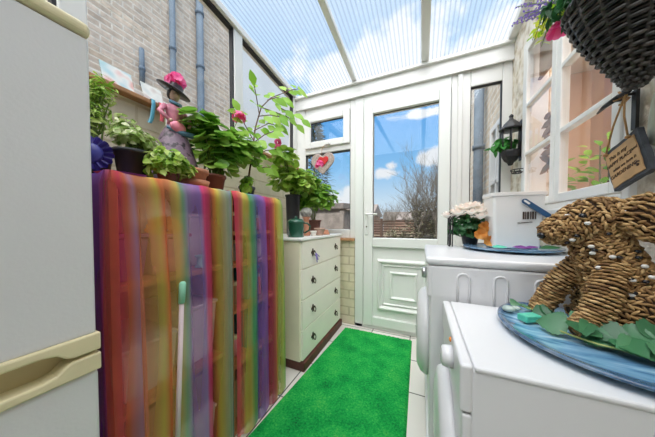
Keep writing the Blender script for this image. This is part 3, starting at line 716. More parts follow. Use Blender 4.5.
# ------------------------------------------------------------------ chest of drawers
t = thing('chest_of_drawers', 'cream four drawer chest with dark handles standing by the back window', 'chest of drawers', (-.96, 1.62, 0))
B(-1.19, -.745, 1.24, 2.0, .065, .885).build('carcass', M['chest'], t, bevel=.004)
B(-1.20, -.722, 1.228, 2.012, .885, .907).build('top', M['white_wood'], t, bevel=.006)
B(-1.18, -.715, 1.245, 2.0, 0, .062).build('plinth', M['plinth'], t, bevel=.006)
zz = [(.070, .272), (.279, .478), (.485, .690), (.697, .880)]
for z0, z1 in zz:
    dr = B(-.765, -.73, 1.252, 1.988, z0, z1).build('drawer', M['drawer'], t, bevel=.003)
    zm = (z0+z1)/2+.005
    for y in (1.40, 1.85):
        hb = MB(); mxx = Matrix.Translation((-.7301, y, zm)) @ Matrix(((0,0,1,0),(1,0,0,0),(0,1,0,0),(0,0,0,1)))
        po = []
        for k in range(24):
            a = 2*PI*k/24; rad = .021*(1+.25*math.cos(4*a)); po.append((rad*math.cos(a), rad*1.15*math.sin(a)))
        hb.prism(po, .004, mxx)
        hb.sph((-.722, y-.014, zm+.008), .006); hb.sph((-.722, y+.014, zm+.008), .006)
        h_ = hb.build('handle', M['bronze'], dr, bevel=.001)
        MB().tube([(-.718, y-.014, zm+.008), (-.712, y-.016, zm-.008), (-.710, y-.008, zm-.020), (-.709, y, zm-.024), (-.710, y+.008, zm-.020), (-.712, y+.016, zm-.008), (-.718, y+.014, zm+.008)], .0032, 6).build('bail', M['bronze'], h_)
# purple ribbon bow on top handle
mb = MB()
mb.tube([(-.705,1.40,.783),(-.70,1.41,.765),(-.699,1.425,.738)], .005, 5); mb.tube([(-.705,1.40,.783),(-.70,1.42,.775),(-.698,1.445,.758)], .004, 5); mb.tube([(-.705,1.40,.783),(-.70,1.405,.75),(-.699,1.412,.72)], .004, 5)
mb.sph((-.703,1.403,.782), .008, n=8, m=6)
one(mb, 'ribbon_tassel', M['ribbonpurple'], 'small lilac ribbon tied to the top left drawer handle', 'ribbon', (-.703,1.403,.78))

# ------------------------------------------------------------------ bookcases with organza covers
def bookcase(y0, y1, shelves, label):
    t = thing('bookcase', label, 'bookcase', (-.97, (y0+y1)/2, 0))
    for y in (y0, y1-.022):
        B(-1.17, -.785, y, y+.022, 0, 1.125).build('side_panel', M['pine'], t, bevel=.002)
    B(-1.17, -.780, y0, y1, 1.120, 1.140).build('top', M['pine'], t, bevel=.002)
    for z in shelves: B(-1.165, -.788, y0+.022, y1-.022, z-.018, z).build('shelf', M['pine'], t, bevel=.002)
    B(-1.18, -1.17, y0, y1, 0, 1.125).build('back_panel', M['pine'], t)
    return t
bookcase(.302, .694, (.03, .44, .822), 'orange pine bookcase nearest the fridge, veiled by the wide rainbow organza')
bookcase(.705, 1.058, (.03, .34, .60, .815, .965), 'narrower pine bookcase beside the cream chest, veiled by organza')

def crv(y0, y1, pts): return pts
def organza_sheet(path, z_top, z_bot, seed, amp, lap):
    """path: plan polyline (x,y) from one end to the other; pleats push outwards along the local normal"""
    rr = random.Random(seed)
    P_ = [V((x, y, 0)) for x, y in path]; seg = [(P_[i+1]-P_[i]).length for i in range(len(P_)-1)]; tot = sum(seg)
    nu, nvv = 300, 40
    ph = [rr.uniform(0, 6.28) for _ in range(5)]
    vs = []; uvs = []; fs = []
    for j in range(nvv+1):
        for i in range(nu+1):
            u = i/nu; d = u*tot; k = 0
            while k < len(seg)-1 and d > seg[k]: d -= seg[k]; k += 1
            p = P_[k].lerp(P_[k+1], d/seg[k]); dr = (P_[k+1]-P_[k]).normalized(); nr = V((dr.y, -dr.x, 0))
            if nr.x < -.5: nr = -nr
            lapn = 5
            if j < lapn:
                f = (lapn-j)/lapn; z = z_top+.004+.004*math.sin(u*60+ph[0])*f; p = p - nr*(lap*f); hang = 0
            else:
                hang = (j-lapn)/(nvv-lapn); z = z_top - hang*(z_top-z_bot)
                if j == lapn: z = z_top+.003
            U = u*tot
            fold = .55*math.sin(U*58+ph[1]+.6*math.sin(hang*3+ph[2])) + .45*math.sin(U*131+ph[3]+hang*.8) + .35*math.sin(U*23+ph[4])
            out = (abs(fold)**.8*(1 if fold > 0 else -.25))*amp*(.35+.65*min(1, hang*2.2))
            K = 2*PI/.088; phs = U*K + 1.1*math.sin(U*13+ph[0]) + 1.0*hang*math.sin(U*9+ph[3])
            g_ = min(1, max(0, hang)*3.0)*.75 + .25*(1 if hang > 0 else 0)
            side = .0235*(.75+.25*math.sin(U*17+ph[1]))*math.sin(phs)*g_
            edge = min(1, min(u, 1-u)*14)
            p = p + nr*((.006 + .011*(1+math.cos(phs+.5))*g_ + max(0, out)*.35) if hang > 0 else .0) + dr*(side*edge)
            if j == lapn or (0 < hang < .05): z -= .010*(.5+.5*math.sin(U*47+ph[0]))
            if hang == 1: z += .006*math.sin(U*37)
            vs.append((p.x, p.y, max(z, .006))); uvs.append((min(1, max(0, u+(.014*math.sin(u*19+ph[3])+.008*math.sin(u*43+ph[1]+hang*2))*hang)), hang))
    for j in range(nvv):
        for i in range(nu):
            a = j*(nu+1)+i; fs.append((a, a+1, a+nu+2, a+nu+1))
    mb = MB(); mb.add(vs, fs, True); mb.uv = uvs
    return mb
def hexc(h):
    c = [((int(h[i:i+2], 16)/255)**2.2) for i in (0, 2, 4)]; g = sum(c)/3
    return tuple(min(.95, (k*.93+g*.07)*1.28+.03) for k in c)
# dye bands as (distance along hem, colour)
def bands(lst, tot): return [(min(1, max(0, s/tot)), hexc(c)) for s, c in lst]
p1 = [(-.93, .290), (-.772, .290), (-.768, .300), (-.768, .700)]; tot1 = .158+.0108+.40
def s1(y): return .1688+(y-.30)
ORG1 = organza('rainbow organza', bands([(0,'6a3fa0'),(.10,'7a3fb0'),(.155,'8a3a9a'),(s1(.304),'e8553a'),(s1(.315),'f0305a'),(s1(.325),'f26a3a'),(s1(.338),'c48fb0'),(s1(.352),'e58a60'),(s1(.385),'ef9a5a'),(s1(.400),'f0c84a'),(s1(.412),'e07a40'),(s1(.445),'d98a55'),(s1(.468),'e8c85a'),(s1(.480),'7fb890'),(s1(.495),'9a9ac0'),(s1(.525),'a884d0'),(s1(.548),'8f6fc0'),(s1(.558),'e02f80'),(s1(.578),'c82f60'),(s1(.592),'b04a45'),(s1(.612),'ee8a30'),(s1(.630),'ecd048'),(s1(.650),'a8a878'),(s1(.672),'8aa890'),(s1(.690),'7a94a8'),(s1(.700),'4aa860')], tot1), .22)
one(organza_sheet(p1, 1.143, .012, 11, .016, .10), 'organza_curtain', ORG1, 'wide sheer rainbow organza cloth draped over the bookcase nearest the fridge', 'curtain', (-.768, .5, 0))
p2 = [(-.768, .704), (-.768, 1.066), (-.775, 1.074), (-.90, 1.074)]; tot2 = .362+.0106+.125
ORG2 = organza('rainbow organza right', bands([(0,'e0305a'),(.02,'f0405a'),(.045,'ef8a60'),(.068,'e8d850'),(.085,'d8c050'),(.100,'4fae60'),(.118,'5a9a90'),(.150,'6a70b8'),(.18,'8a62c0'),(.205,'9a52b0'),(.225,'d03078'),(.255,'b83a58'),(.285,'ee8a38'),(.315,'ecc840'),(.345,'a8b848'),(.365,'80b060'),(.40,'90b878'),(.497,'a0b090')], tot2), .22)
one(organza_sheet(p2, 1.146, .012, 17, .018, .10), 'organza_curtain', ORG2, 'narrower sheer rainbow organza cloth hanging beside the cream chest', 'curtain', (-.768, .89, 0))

# things on the shelves, dim behind the veil
def crate(y0, y1, x0, x1, z0, z1, m, label, lidm=None, taper=.012, name='storage_box'):
    t = thing(name, label, 'box', ((x0+x1)/2, (y0+y1)/2, z0))
    mb = MB(); r0 = [(x0+taper, y0+taper, z0), (x1-taper, y0+taper, z0), (x1-taper, y1-taper, z0), (x0+taper, y1-taper, z0)]
    r1 = [(x0, y0, z1), (x1, y0, z1), (x1, y1, z1), (x0, y1, z1)]
    mb.loft([r0, r1], True, False); mb.build('body', m, t, bevel=.006)
    B(x0-.004, x1+.004, y0-.004, y1+.004, z1, z1+.014).build('lid', lidm or m, t, bevel=.004)
    return t
M['violetbox'] = pm('violet fabric', (.16,.035,.22), .8); M['pinkbox'] = pm('rose card', (.62,.22,.26), .6); M['teal'] = pm('teal card', (.05,.25,.27), .5)
M['whitebag'] = pm('white bag', (.78,.74,.72), .5, var=.1, bump=.4, bscale=14); M['glassjar'] = clearplastic('jar', (.5,.55,.5)); M['brownbox'] = pm('brown card', (.32,.19,.10), .8)
M['redbox'] = pm('dark red card', (.30,.03,.05), .6); M['orange'] = pm('orange cloth', (.85,.22,.03), .6)
crate(.330, .415, -1.10, -.82, .822, .955, M['violetbox'], 'violet box on the upper shelf by the fridge, behind the organza')
crate(.425, .560, -1.10, -.83, .822, .950, M['pinkbox'], 'rose pink box on the upper shelf behind the orange organza')
mb = MB(); mb.lathe([(.06,0),(.085,.02),(.09,.08),(.07,.13),(.05,.15),(.02,.155)], (-.95, .46, .964), 18, sx=1.2, sy=1)
one(mb, 'carrier_bag', M['whitebag'], 'crumpled white bag on top of the rose pink box', 'bag', (-.95,.46,.964))
mb = MB()
for k in range(26):
    a = k*2.4; q = .012*math.sqrt(k)*.55; mb.leaf((-.845+.0, .475+q*math.cos(a), .972+.01*math.sin(a)+.012), (.5, math.cos(a), math.sin(a)+.3), (1,0,.4), .035, .02, 'petal')
one(mb, 'orange_flower', M['orangepetal'], 'orange cloth flower on the rose pink box behind the veil', 'flower', (-.845,.475,.966))
mb = MB(); mb.lathe([(.02,0),(.02,.006),(.013,.01),(.013,.04),(.02,.044),(.02,.05)], (-.84, .605, .822), 16)
one(mb, 'thread_spool', M['mint'], 'green spool on the upper shelf behind the lilac organza', 'spool', (-.84,.605,.822))
crate(.585, .668, -1.08, -.88, .822, 1.03, M['whitebag'], 'pale upright box at the right end of the upper shelf')
crate(.335, .50, -1.10, -.82, .44, .60, M['clear'], 'cloudy plastic tub on the middle shelf by the fridge')
crate(.515, .665, -1.10, -.82, .44, .66, M['whitebag'], 'tall pale box on the middle shelf behind the mop')
crate(.36, .655, -1.12, -.82, .03, .20, M['whitebag'], 'wide white lidded box on the bottom shelf of the wide bookcase')
crate(.40, .64, -1.08, -.84, .214, .36, M['brownbox'], 'brown box stacked on the wide white bottom box')
crate(.732, .86, -1.10, -.83, .03, .22, M['brownbox'], 'brown box on the bottom shelf of the narrower bookcase')
crate(.875, 1.03, -1.10, -.83, .03, .25, M['redbox'], 'dark red box on the bottom shelf of the narrower bookcase')
crate(.85, .925, -1.10, -.82, .34, .52, M['teal'], 'teal file box on the lower shelf behind the blue organza')
crate(.94, 1.03, -1.10, -.83, .34, .50, M['violetbox'], 'violet box on the lower shelf next to the teal file box')
crate(.85, .93, -1.10, -.82, .60, .76, M['teal'], 'teal file box on the middle shelf of the narrower bookcase')
for i, (y, z, mm, h, lb) in enumerate([(.745,.34,'whitebag',.14,'white jar on the lower shelf by the bookcase upright'), (.79,.34,'pinkbox',.10,'short pink jar on the lower shelf beside the white jar'), (.75,.60,'glassjar',.13,'cloudy glass jar at the left of the middle shelf'), (.80,.60,'brownbox',.11,'brown jar on the middle shelf beside the cloudy one'), (.96,.60,'orange',.12,'orange jar on the middle shelf beside the teal file box'),
                                        (.75,.815,'pinkbox',.09,'pink jar on the upper shelf of the narrower bookcase'), (.82,.815,'glassjar',.10,'cloudy jar in the middle of the upper shelf'), (.90,.815,'brownbox',.08,'brown jar on the upper shelf right of the cloudy one'), (.97,.815,'whitebag',.10,'white jar at the right of the upper shelf'),
                                        (.78,.965,'redbox',.09,'dark red jar on the top shelf under the coral organza'), (.88,.965,'teal',.10,'teal jar on the top shelf of the narrower bookcase'), (.97,.965,'orange',.08,'orange jar on the top shelf under the yellow organza')]):
    t = thing('storage_jar', lb, 'jar', (-.86, y, z))
    MB().lathe([(.018,0),(.023,.005),(.023,h*.75),(.017,h*.85)], (-.86, y, z), 14).build('body', M[mm], t)
    MB().lathe([(.018,0),(.019,.002),(.019,.014),(.016,.018)], (-.86, y, z+h*.85), 14).build('lid', M['cream_plastic'], t)
# mop leaning against the veil
t = thing('mop', 'pale pole with a mint green grip leaning against the organza cloths', 'mop', (-.735, .43, 0))
MB().tube([(-.734,.432,.09),(-.7355,.462,.735)], .0072, 10).build('pole', M['pole'], t)
MB().tube([(-.7355,.462,.735),(-.736,.467,.800),(-.736,.4675,.806)], [.0095,.0105,.006], 12).build('grip', M['mint'], t)
B(-.742, -.728, .385, .475, .05, .09).build('mop_head', M['mint'], t, bevel=.004)
B(-.743, -.727, .385, .475, .002, .05).build('mop_pad', M['whitebag'], t, bevel=.004)

# ------------------------------------------------------------------ potted plants
def pot(mb, c, r0, r1, h, rim=.012, n=26):
    return mb.lathe([(r0*.9,0),(r0,.004),(r1*.97,h-rim),(r1*1.06,h-rim),(r1*1.08,h),(r1*.95,h),(r1*.9,h-.012),(.001,h-.012)], c, n)
def leafball(mb, rr, c, rad, n, L0, W, kind, up=.4, droop=.25, rz=None, out=.6):
    if kind == 'round': out, droop, W = .5, .12, W*1.1
    rz = rz or rad
    for i in range(n):
        a = rr.uniform(0, 2*PI); u = rr.uniform(-.75, 1); q = rr.random()**.35; s = math.sqrt(max(0, 1-u*u))
        dv = V((s*math.cos(a), s*math.sin(a), u)); p = V(c)+V((dv.x*rad*q, dv.y*rad*q, dv.z*rz*q))
        nrm = (V((0,0,1))*up + dv*out + V((rr.uniform(-.4,.4), rr.uniform(-.4,.4), rr.uniform(-.2,.4)))).normalized()
        d = V((rr.uniform(-1,1), rr.uniform(-1,1), rr.uniform(-.4,.5))) + dv*.6
        d = (d - nrm*d.dot(nrm)); l = L0*rr.uniform(.65, 1.2)
        mb.leaf(p - d.normalized()*l*.5, d, nrm, l, l*W, kind, droop)
def stalks(mb, rr, base, c, rad, n, r=.0025, rz=None):
    for i in range(n):
        a = rr.uniform(0, 2*PI); q = rr.random()*rad; p = V(c)+V((q*math.cos(a), q*math.sin(a), rr.uniform(-.6,.6)*(rz or rad)))
        b = V(base)+V((rr.uniform(-.02,.02), rr.uniform(-.02,.02), 0)); m = b.lerp(p, .5)+V((rr.uniform(-.015,.015), rr.uniform(-.015,.015), .02))
        mb.tube([b, m, p], [r*1.3, r, r*.7], 5, cap=False)
def flowerhead(rr, c, r, n=26, pl=.02):
    mb = MB()
    for i in range(n):
        a = rr.uniform(0, 2*PI); u = rr.uniform(-.3, 1); s = math.sqrt(1-u*u); dv = V((s*math.cos(a), s*math.sin(a), u))
        p = V(c)+dv*r*rr.uniform(.5, 1)
        e1 = dv.orthogonal().normalized(); e2 = dv.cross(e1)
        for k in range(5):
            an = 2*PI*k/5+a; mb.leaf(p, e1*math.cos(an)+e2*math.sin(an)+dv*.25, dv, pl, pl*.85, 'petal', .1)
    return mb
def plant(name, label, base, potspec, potm, balls, leafm, seed, group=None, stemm=None, flowers=(), saucer=None):
    rr = random.Random(seed); t = thing(name, label, 'plant', base, group)
    z = base[2]
    if saucer:
        sb = MB(); sb.lathe([(saucer*.85,0),(saucer,.003),(saucer*1.05,.018),(saucer*.98,.018),(saucer*.9,.006),(.001,.006)], base, 26); sb.build('saucer', M['terra'], t); z += .0065
    r0, r1, h = potspec
    pb = MB(); pot(pb, (base[0], base[1], z), r0, r1, h); pb.build('pot', potm, t)
    MB().lathe([(.001,-.004),(r1*.88,-.004),(r1*.88,0),(.001,.006)], (base[0], base[1], z+h-.009), 20).build('soil', M['soil'], t)
    fb = MB(); sb = MB(); bz = (base[0], base[1], z+h-.008)
    for b in balls:
        leafball(fb, rr, b['c'], b['r'], b['n'], b['L'], b.get('W', .7), b.get('k', 'ovate'), b.get('up', .4), b.get('droop', .25), b.get('rz'))
        stalks(sb, rr, bz, b['c'], b['r']*.7, b.get('st', 6), .0025, b.get('rz'))
    for (c, r, n, pl) in flowers:
        flowerhead(rr, c, r, n, pl).build('flower_head', M['pinkpetal'], t)
        sb.tube([V(bz), V(bz).lerp(V(c), .5)+V((.01,.01,.03)), V(c)], [.003,.0022,.002], 5, cap=False)
    fb.build('foliage', leafm, t); sb.build('stem', stemm or M['stem'], t)
    return t
TOP = 1.153
plant('potted_herb', 'feathery pale green potted plant right beside the fridge edge', (-1.07, .375, TOP), (.04,.05,.11), M['blackpot'],
      [dict(c=(-1.07,.385,1.40), r=.045, rz=.11, n=240, L=.034, W=.24, k='lance', st=12), dict(c=(-1.06,.395,1.47), r=.05, rz=.07, n=110, L=.034, W=.24, k='lance')], M['leaf_lime'], 41)
plant('potted_plant', 'variegated cream and green plant in a round black pot beside the violet rosette', (-.925, .425, TOP), (.040,.052,.098), M['blackpot'],
      [dict(c=(-.925,.425,1.295), r=.066, rz=.040, n=230, L=.026, W=.62), dict(c=(-.94,.41,1.335), r=.045, rz=.04, n=80, L=.026, W=.6), dict(c=(-.91,.465,1.285), r=.05, rz=.035, n=80, L=.026, W=.6)], M['leaf_varieg'], 42)
plant('potted_plant', 'small lime green bushy plant in front of the hatted figurine', (-.85, .495, TOP), (.03,.038,.05), M['brownpot'],
      [dict(c=(-.84,.49,1.225), r=.072, rz=.045, n=190, L=.034, W=.62), dict(c=(-.83,.46,1.195), r=.05, rz=.035, n=90, L=.034, W=.6), dict(c=(-.83,.53,1.20), r=.05, rz=.035, n=90, L=.034, W=.6)], M['leaf_lime'], 43)
# terracotta saucers stack
t = thing('terracotta_bowl', 'shallow terracotta bowl on its saucer in front of the mauve skirt', 'bowl', (-.885, .612, TOP))
MB().lathe([(.045,0),(.055,.004),(.062,.028),(.056,.028),(.05,.008),(.001,.008)], (-.885,.612,TOP), 28).build('saucer', M['terra'], t)
MB().lathe([(.035,.0),(.042,.003),(.052,.05),(.058,.05),(.059,.066),(.053,.066),(.047,.05),(.001,.045)], (-.885,.612,TOP+.0085), 28).build('bowl', M['terra'], t)
# geranium in brown pot
plant('potted_geranium', 'big leafy geranium in a red brown pot on the organza covered top', (-.945, .755, TOP), (.042,.056,.085), M['brownpot'],
      [dict(c=(-.96,.81,1.39), r=.15, rz=.11, n=150, L=.060, W=.95, k='round', up=.9), dict(c=(-.98,.73,1.48), r=.10, rz=.06, n=45, L=.07, W=.95, k='round', up=.9), dict(c=(-.93,.93,1.42), r=.11, rz=.12, n=90, L=.058, W=.95, k='round', up=.8), dict(c=(-.93,.78,1.29), r=.09, rz=.06, n=40, L=.05, W=.9, k='round', up=.6)],
      M['leaf_ger'], 44, flowers=[((-.97,.945,1.61), .034, 13, .020)])
# tall oval-leaved plant
t = plant('tall_potted_plant', 'tall thin plant with bright oval leaves reaching up beside the window mullion', (-.95, .985, TOP), (.034,.044,.065), pm('blue grey pot', (.07,.09,.12), .5),
      [dict(c=(-.95,.99,1.25), r=.05, rz=.03, n=34, L=.045, W=.75), dict(c=(-.90,.93,1.205), r=.035, rz=.025, n=12, L=.045, W=.8)], M['leaf_bright'], 45)
rr = random.Random(46); fb = MB(); sb = MB()
main = [(-.95,.985,1.21),(-.955,1.03,1.40),(-.96,1.07,1.60),(-.955,1.12,1.75),(-.94,1.20,1.85),(-.93,1.33,1.95),(-.92,1.44,2.03)]
sb.tube(main, [.006,.005,.0045,.004,.003,.0025,.002], 6, cap=False)
def twig(pts, nl, l0, side=1):
    pts = [V(p) for p in pts]; sb.tube(pts, [.003]*len(pts), 5, cap=False)
    for i in range(nl):
        f = (i+.6)/nl*(len(pts)-1); k = min(len(pts)-2, int(f)); p = pts[k].lerp(pts[k+1], f-k); dd = (pts[k+1]-pts[k]).normalized()
        for sg in (-1, 1):
            sd = dd.cross(V((.55,-.3,.75))).normalized()*sg
            d = dd*.5+sd+V((rr.uniform(-.2,.2), rr.uniform(-.2,.2), rr.uniform(-.35,.25)))
            l = l0*rr.uniform(1.0,1.45); fb.leaf(p+d.normalized()*.012, d, (.75+rr.uniform(-.3,.3), -.75+rr.uniform(-.3,.3), .35), l, l*.62, 'ovate', .2)
    d = dd; fb.leaf(pts[-1], d, (.7,-.7,.4), l0*1.3, l0*.8, 'ovate', .2)
twig([(-.955,1.10,1.70),(-.94,1.06,1.78),(-.93,1.03,1.83)], 3, .062)
twig([(-.945,1.17,1.82),(-.93,1.24,1.87),(-.91,1.33,1.90)], 4, .066)
twig([(-.93,1.33,1.95),(-.92,1.42,2.02),(-.91,1.50,2.07)], 3, .07)
twig([(-.955,1.12,1.75),(-.92,1.22,1.76),(-.88,1.32,1.76),(-.86,1.42,1.74)], 4, .068)
twig([(-.96,1.06,1.58),(-.93,1.16,1.66),(-.91,1.26,1.68)], 4, .062)
twig([(-.96,1.05,1.52),(-.98,1.0,1.60),(-.99,.97,1.66)], 3, .058)
twig([(-.955,1.03,1.40),(-.92,1.12,1.47),(-.90,1.20,1.50)], 3, .058)
twig([(-.94,1.20,1.85),(-.90,1.26,1.80),(-.87,1.36,1.80),(-.85,1.48,1.80)], 4, .066)
twig([(-.957,1.09,1.68),(-.90,1.14,1.70),(-.87,1.20,1.71)], 3, .062)
twig([(-.958,1.05,1.50),(-.90,1.08,1.55),(-.86,1.12,1.58)], 3, .060)
twig([(-.953,1.02,1.36),(-.95,1.10,1.36),(-.93,1.18,1.38)], 3, .060)
fb.build('foliage', M['leaf_bright'], t); sb.build('stem', M['brownstem'], t)
# geraniums on the chest
plant('potted_geranium', 'geranium in a tall black planter on the chest beside the organza', (-.975, 1.52, .907), (.05,.06,.33), M['blackpot'],
      [dict(c=(-.96,1.42,1.34), r=.15, rz=.11, n=150, L=.058, W=.95, k='round', up=.8), dict(c=(-.92,1.34,1.48), r=.11, rz=.07, n=55, L=.06, W=.95, k='round', up=.8), dict(c=(-.88,1.50,1.31), r=.12, rz=.10, n=90, L=.055, W=.95, k='round', up=.8)], M['leaf_lime'], 47,
      flowers=[((-.95,1.29,1.585), .020, 8, .018), ((-.95,1.285,1.55), .020, 7, .018)])
plant('potted_geranium', 'geranium with one pink flower in a brown pot by the garden window', (-.93, 1.80, .907), (.055,.07,.13), M['brownpot'],
      [dict(c=(-.91,1.79,1.24), r=.20, rz=.15, n=330, L=.060, W=.95, k='round', up=.7), dict(c=(-.95,1.70,1.38), r=.13, rz=.11, n=120, L=.055, W=.95, k='round', up=.7)], M['leaf_ger'], 48,
      flowers=[((-.86,1.78,1.535), .036, 13, .022)])
# blue-green slim tin behind (dark teal upright book-like tin on the top)
one(B(-1.02, -.99, 1.035, 1.055, TOP, 1.30), 'plant_marker', M['slate'], 'slim dark slate plant marker beside the tall black planter', 'plant marker', (-1.0,1.045,TOP), bevel=.002)

# dark green watering can
t = thing('watering_can', 'dark green enamel can with a lid at the front of the chest', 'can', (-.82, 1.315, .907))
MB().lathe([(.055,0),(.058,.004),(.058,.095),(.061,.10),(.061,.106),(.055,.118),(.04,.128),(.018,.132),(.001,.133)], (-.82,1.315,.907), 28).build('body', M['greenenamel'], t)
MB().tube([(-.765,1.34,.935),(-.735,1.355,.955),(-.728,1.358,.985),(-.745,1.348,1.005),(-.77,1.336,1.008)], .006, 8).build('handle', M['greenenamel'], t)
MB().lathe([(.010,0),(.012,.01),(.006,.016)], (-.82,1.315,1.038), 12).build('lid_knob', M['greenenamel'], t)
# little terracotta pots and pebble ball
t = thing('stone_ball_ornament', 'grey pebble ball on a terracotta foot beside the green can', 'ornament', (-.85, 1.52, .907))
MB().lathe([(.032,0),(.034,.01),(.026,.07),(.022,.13),(.034,.150)], (-.85,1.52,.907), 20).build('foot', M['terra'], t)
MB().sph((-.85,1.52,1.09), .048, .048, .042, 18, 12).build('ball', M['pebble'], t)
t = thing('terracotta_pot', 'pale pinkish terracotta pot in front of the pink flowering geranium', 'pot', (-.77, 1.60, .907))
pb = MB(); pot(pb, (-.77,1.60,.907), .030, .042, .06, .014); pb.build('pot', M['terra_pink'], t)
t = thing('terracotta_pot', 'small upturned terracotta pot at the window end of the chest', 'pot', (-.78, 1.74, .907))
MB().lathe([(.038,0),(.038,.012),(.034,.012),(.024,.042),(.001,.043)], (-.78,1.74,.907), 20).build('pot', M['terra'], t)
t = thing('terracotta_pot', 'tiny pale pot tucked between the green can and pinkish pot', 'pot', (-.775, 1.50, .907))
pb = MB(); pot(pb, (-.775,1.50,.907), .018, .024, .04, .01); pb.build('pot', M['ribbonwhite'], t)

# ------------------------------------------------------------------ violet rosette
t = thing('rosette', 'royal violet ribbon rosette propped between fridge and black pot', 'rosette', (-.95, .326, TOP))
def rosM(c): 
    x = V((.82,-.55,.1)).normalized(); y = V((0,0,1)); z_ = x; xa = y.cross(z_).normalized(); ya = z_.cross(xa)
    return Matrix(((xa.x,ya.x,z_.x,c[0]),(xa.y,ya.y,z_.y,c[1]),(xa.z,ya.z,z_.z,c[2]),(0,0,0,1)))
mr_ = rosM((-.95,.326,1.222))
mb = MB(); n = 64; rings = []
for rad, am in ((.024,.0),(.036,.007),(.050,.010),(.054,.008)):
    rings.append([(rad*math.cos(2*PI*k/n)*(1+.04*math.cos(16*2*PI*k/n)), rad*math.sin(2*PI*k/n)*(1+.04*math.cos(16*2*PI*k/n)), am*math.sin(16*2*PI*k/n)) for k in range(n)])
mb.loft(rings, False, True, False, mr_); mb.build('pleated_ruffle', M['violet'], t)
MB().lathe([(.030,-.004),(.031,.004),(.026,.008),(.001,.010)], (0,0,0), 28, M=mr_).build('centre_disc', M['violet_light'], t)
MB().add([(-.02,-.03,-.006),(-.004,-.03,-.006),(-.010,-.068,-.004),(-.028,-.068,-.004),(.004,-.03,-.006),(.02,-.03,-.006),(.026,-.068,-.004),(.008,-.068,-.004)], [(0,1,2,3),(4,5,6,7)], False, mr_).build('tail', M['violet'], t)

# ------------------------------------------------------------------ hatted lady figurine
fx, fy = -1.03, .628
t = thing('lady_figurine', 'painted lady figurine in wide black hat and mauve patterned skirt', 'figurine', (fx, fy, TOP))
MB().lathe([(.112,0),(.114,.004),(.102,.06),(.084,.14),(.066,.20),(.048,.25),(.030,.285)], (fx,fy,TOP), 36).build('skirt', M['skirt'], t)
bd = MB()
def ring(c, rx, ry, n=16): return [(c[0]+rx*math.cos(2*PI*k/n), c[1]+ry*math.sin(2*PI*k/n), c[2]) for k in range(n)]
zb_ = TOP+.283
bd.loft([ring((fx,fy,zb_),.026,.030), ring((fx,fy,zb_+.03),.022,.026), ring((fx+.004,fy,zb_+.06),.028,.036), ring((fx+.002,fy,zb_+.085),.024,.040), ring((fx,fy,zb_+.10),.010,.014), ring((fx+.002,fy,zb_+.115),.009,.010)], True)
bd.build('torso', M['pinkpaint'], t)
hd = MB(); hd.sph((fx+.004,fy,zb_+.14), .021, .020, .026, 16, 12); hd.sph((fx+.026,fy-.002,zb_+.136), .004, .004, .006, 8, 6); hd.build('head', M['skin'], t)
MB().sph((fx-.006,fy,zb_+.145), .023, .024, .026, 14, 10).build('hair', M['hair'], t)
for s in (-1, 1):
    MB().tube([(fx,fy+s*.038,zb_+.08),(fx+.012,fy+s*.066,zb_+.045),(fx+.035,fy+s*.045,zb_+.012)], [.012,.010,.007], 8).build('arm', M['pinkpaint'], t)
    MB().sph((fx+.042,fy+s*.040,zb_+.008), .008).build('hand', M['skin'], t)
# pink bag and blue shawl round the waist
MB().sph((fx+.046,fy-.012,zb_-.012), .016, .034, .024, 14, 10).build('pink_basket', pm('pink basket', (.80,.25,.36), .5), t)
mb = MB(); mb.tube([(fx+.03,fy-.05,zb_-.02),(fx+.05,fy+.0,zb_-.034),(fx+.045,fy+.06,zb_-.026),(fx+.03,fy+.12,zb_-.040)], [.006,.012,.014,.007], 8); mb.build('shawl', M['bluepaint'], t)
mb = MB(); mb.tube([(fx+.012,fy-.022,zb_+.105),(fx+.03,fy,zb_+.095),(fx+.012,fy+.022,zb_+.105),(fx-.012,fy,zb_+.112)], .007, 8, closed=True); mb.build('collar', M['bluepaint'], t)
hm = Matrix.Translation((fx,fy,zb_+.160)) @ Matrix.Rotation(math.radians(-13),4,'X') @ Matrix.Rotation(math.radians(21),4,'Y')
MB().lathe([(.066,0),(.067,.003),(.05,.010),(.030,.012),(.028,.030),(.020,.036),(.001,.037)], (0,0,0), 36, M=hm).build('hat', M['hat'], t)
rr = random.Random(51); flowerhead(rr, (fx+.004,fy+.012,zb_+.202), .040, 18, .021).build('hat_flower', M['pinkpetal'], t)
# beads / wire trim at her side
mb = MB()
for k in range(16): mb.sph((fx+.03+.01*math.sin(k), fy+.05+.035*(k % 4)/3, zb_+.02+.022*(k//4)), .006, n=8, m=6)
mb.build('flower_trim', M['ribbonwhite'], t)

# cards on the sill
def card(y0, y1, z0, h, m, label, lean=.05):
    mb = MB(); x0 = XL+.035; vs = []
    for (y, z, x) in [(y0, z0, x0), (y1, z0, x0), (y1, z0+h, x0-lean), (y0, z0+h, x0-lean)]: vs.append((x, y, z))
    vs += [(x-.003, y, z) for x, y, z in vs]
    mb.add(vs, [(0,1,2,3),(7,6,5,4),(0,4,5,1),(1,5,6,2),(2,6,7,3),(3,7,4,0)])
    return one(mb, 'picture_card', m, label, 'card', (x0, (y0+y1)/2, z0))
card(.468, .578, 1.613, .088, cardmat('card a', (.45,.66,.72), (.80,.80,.78), (.78,.45,.42)), 'wide blue and pink picture card leaning on the sill by the feathery plant', .03)
card(.615, .705, 1.613, .085, cardmat('card b', (.62,.66,.66), (.80,.79,.76), (.60,.50,.46)), 'pale picture card leaning on the sill behind the hatted figurine', .03)
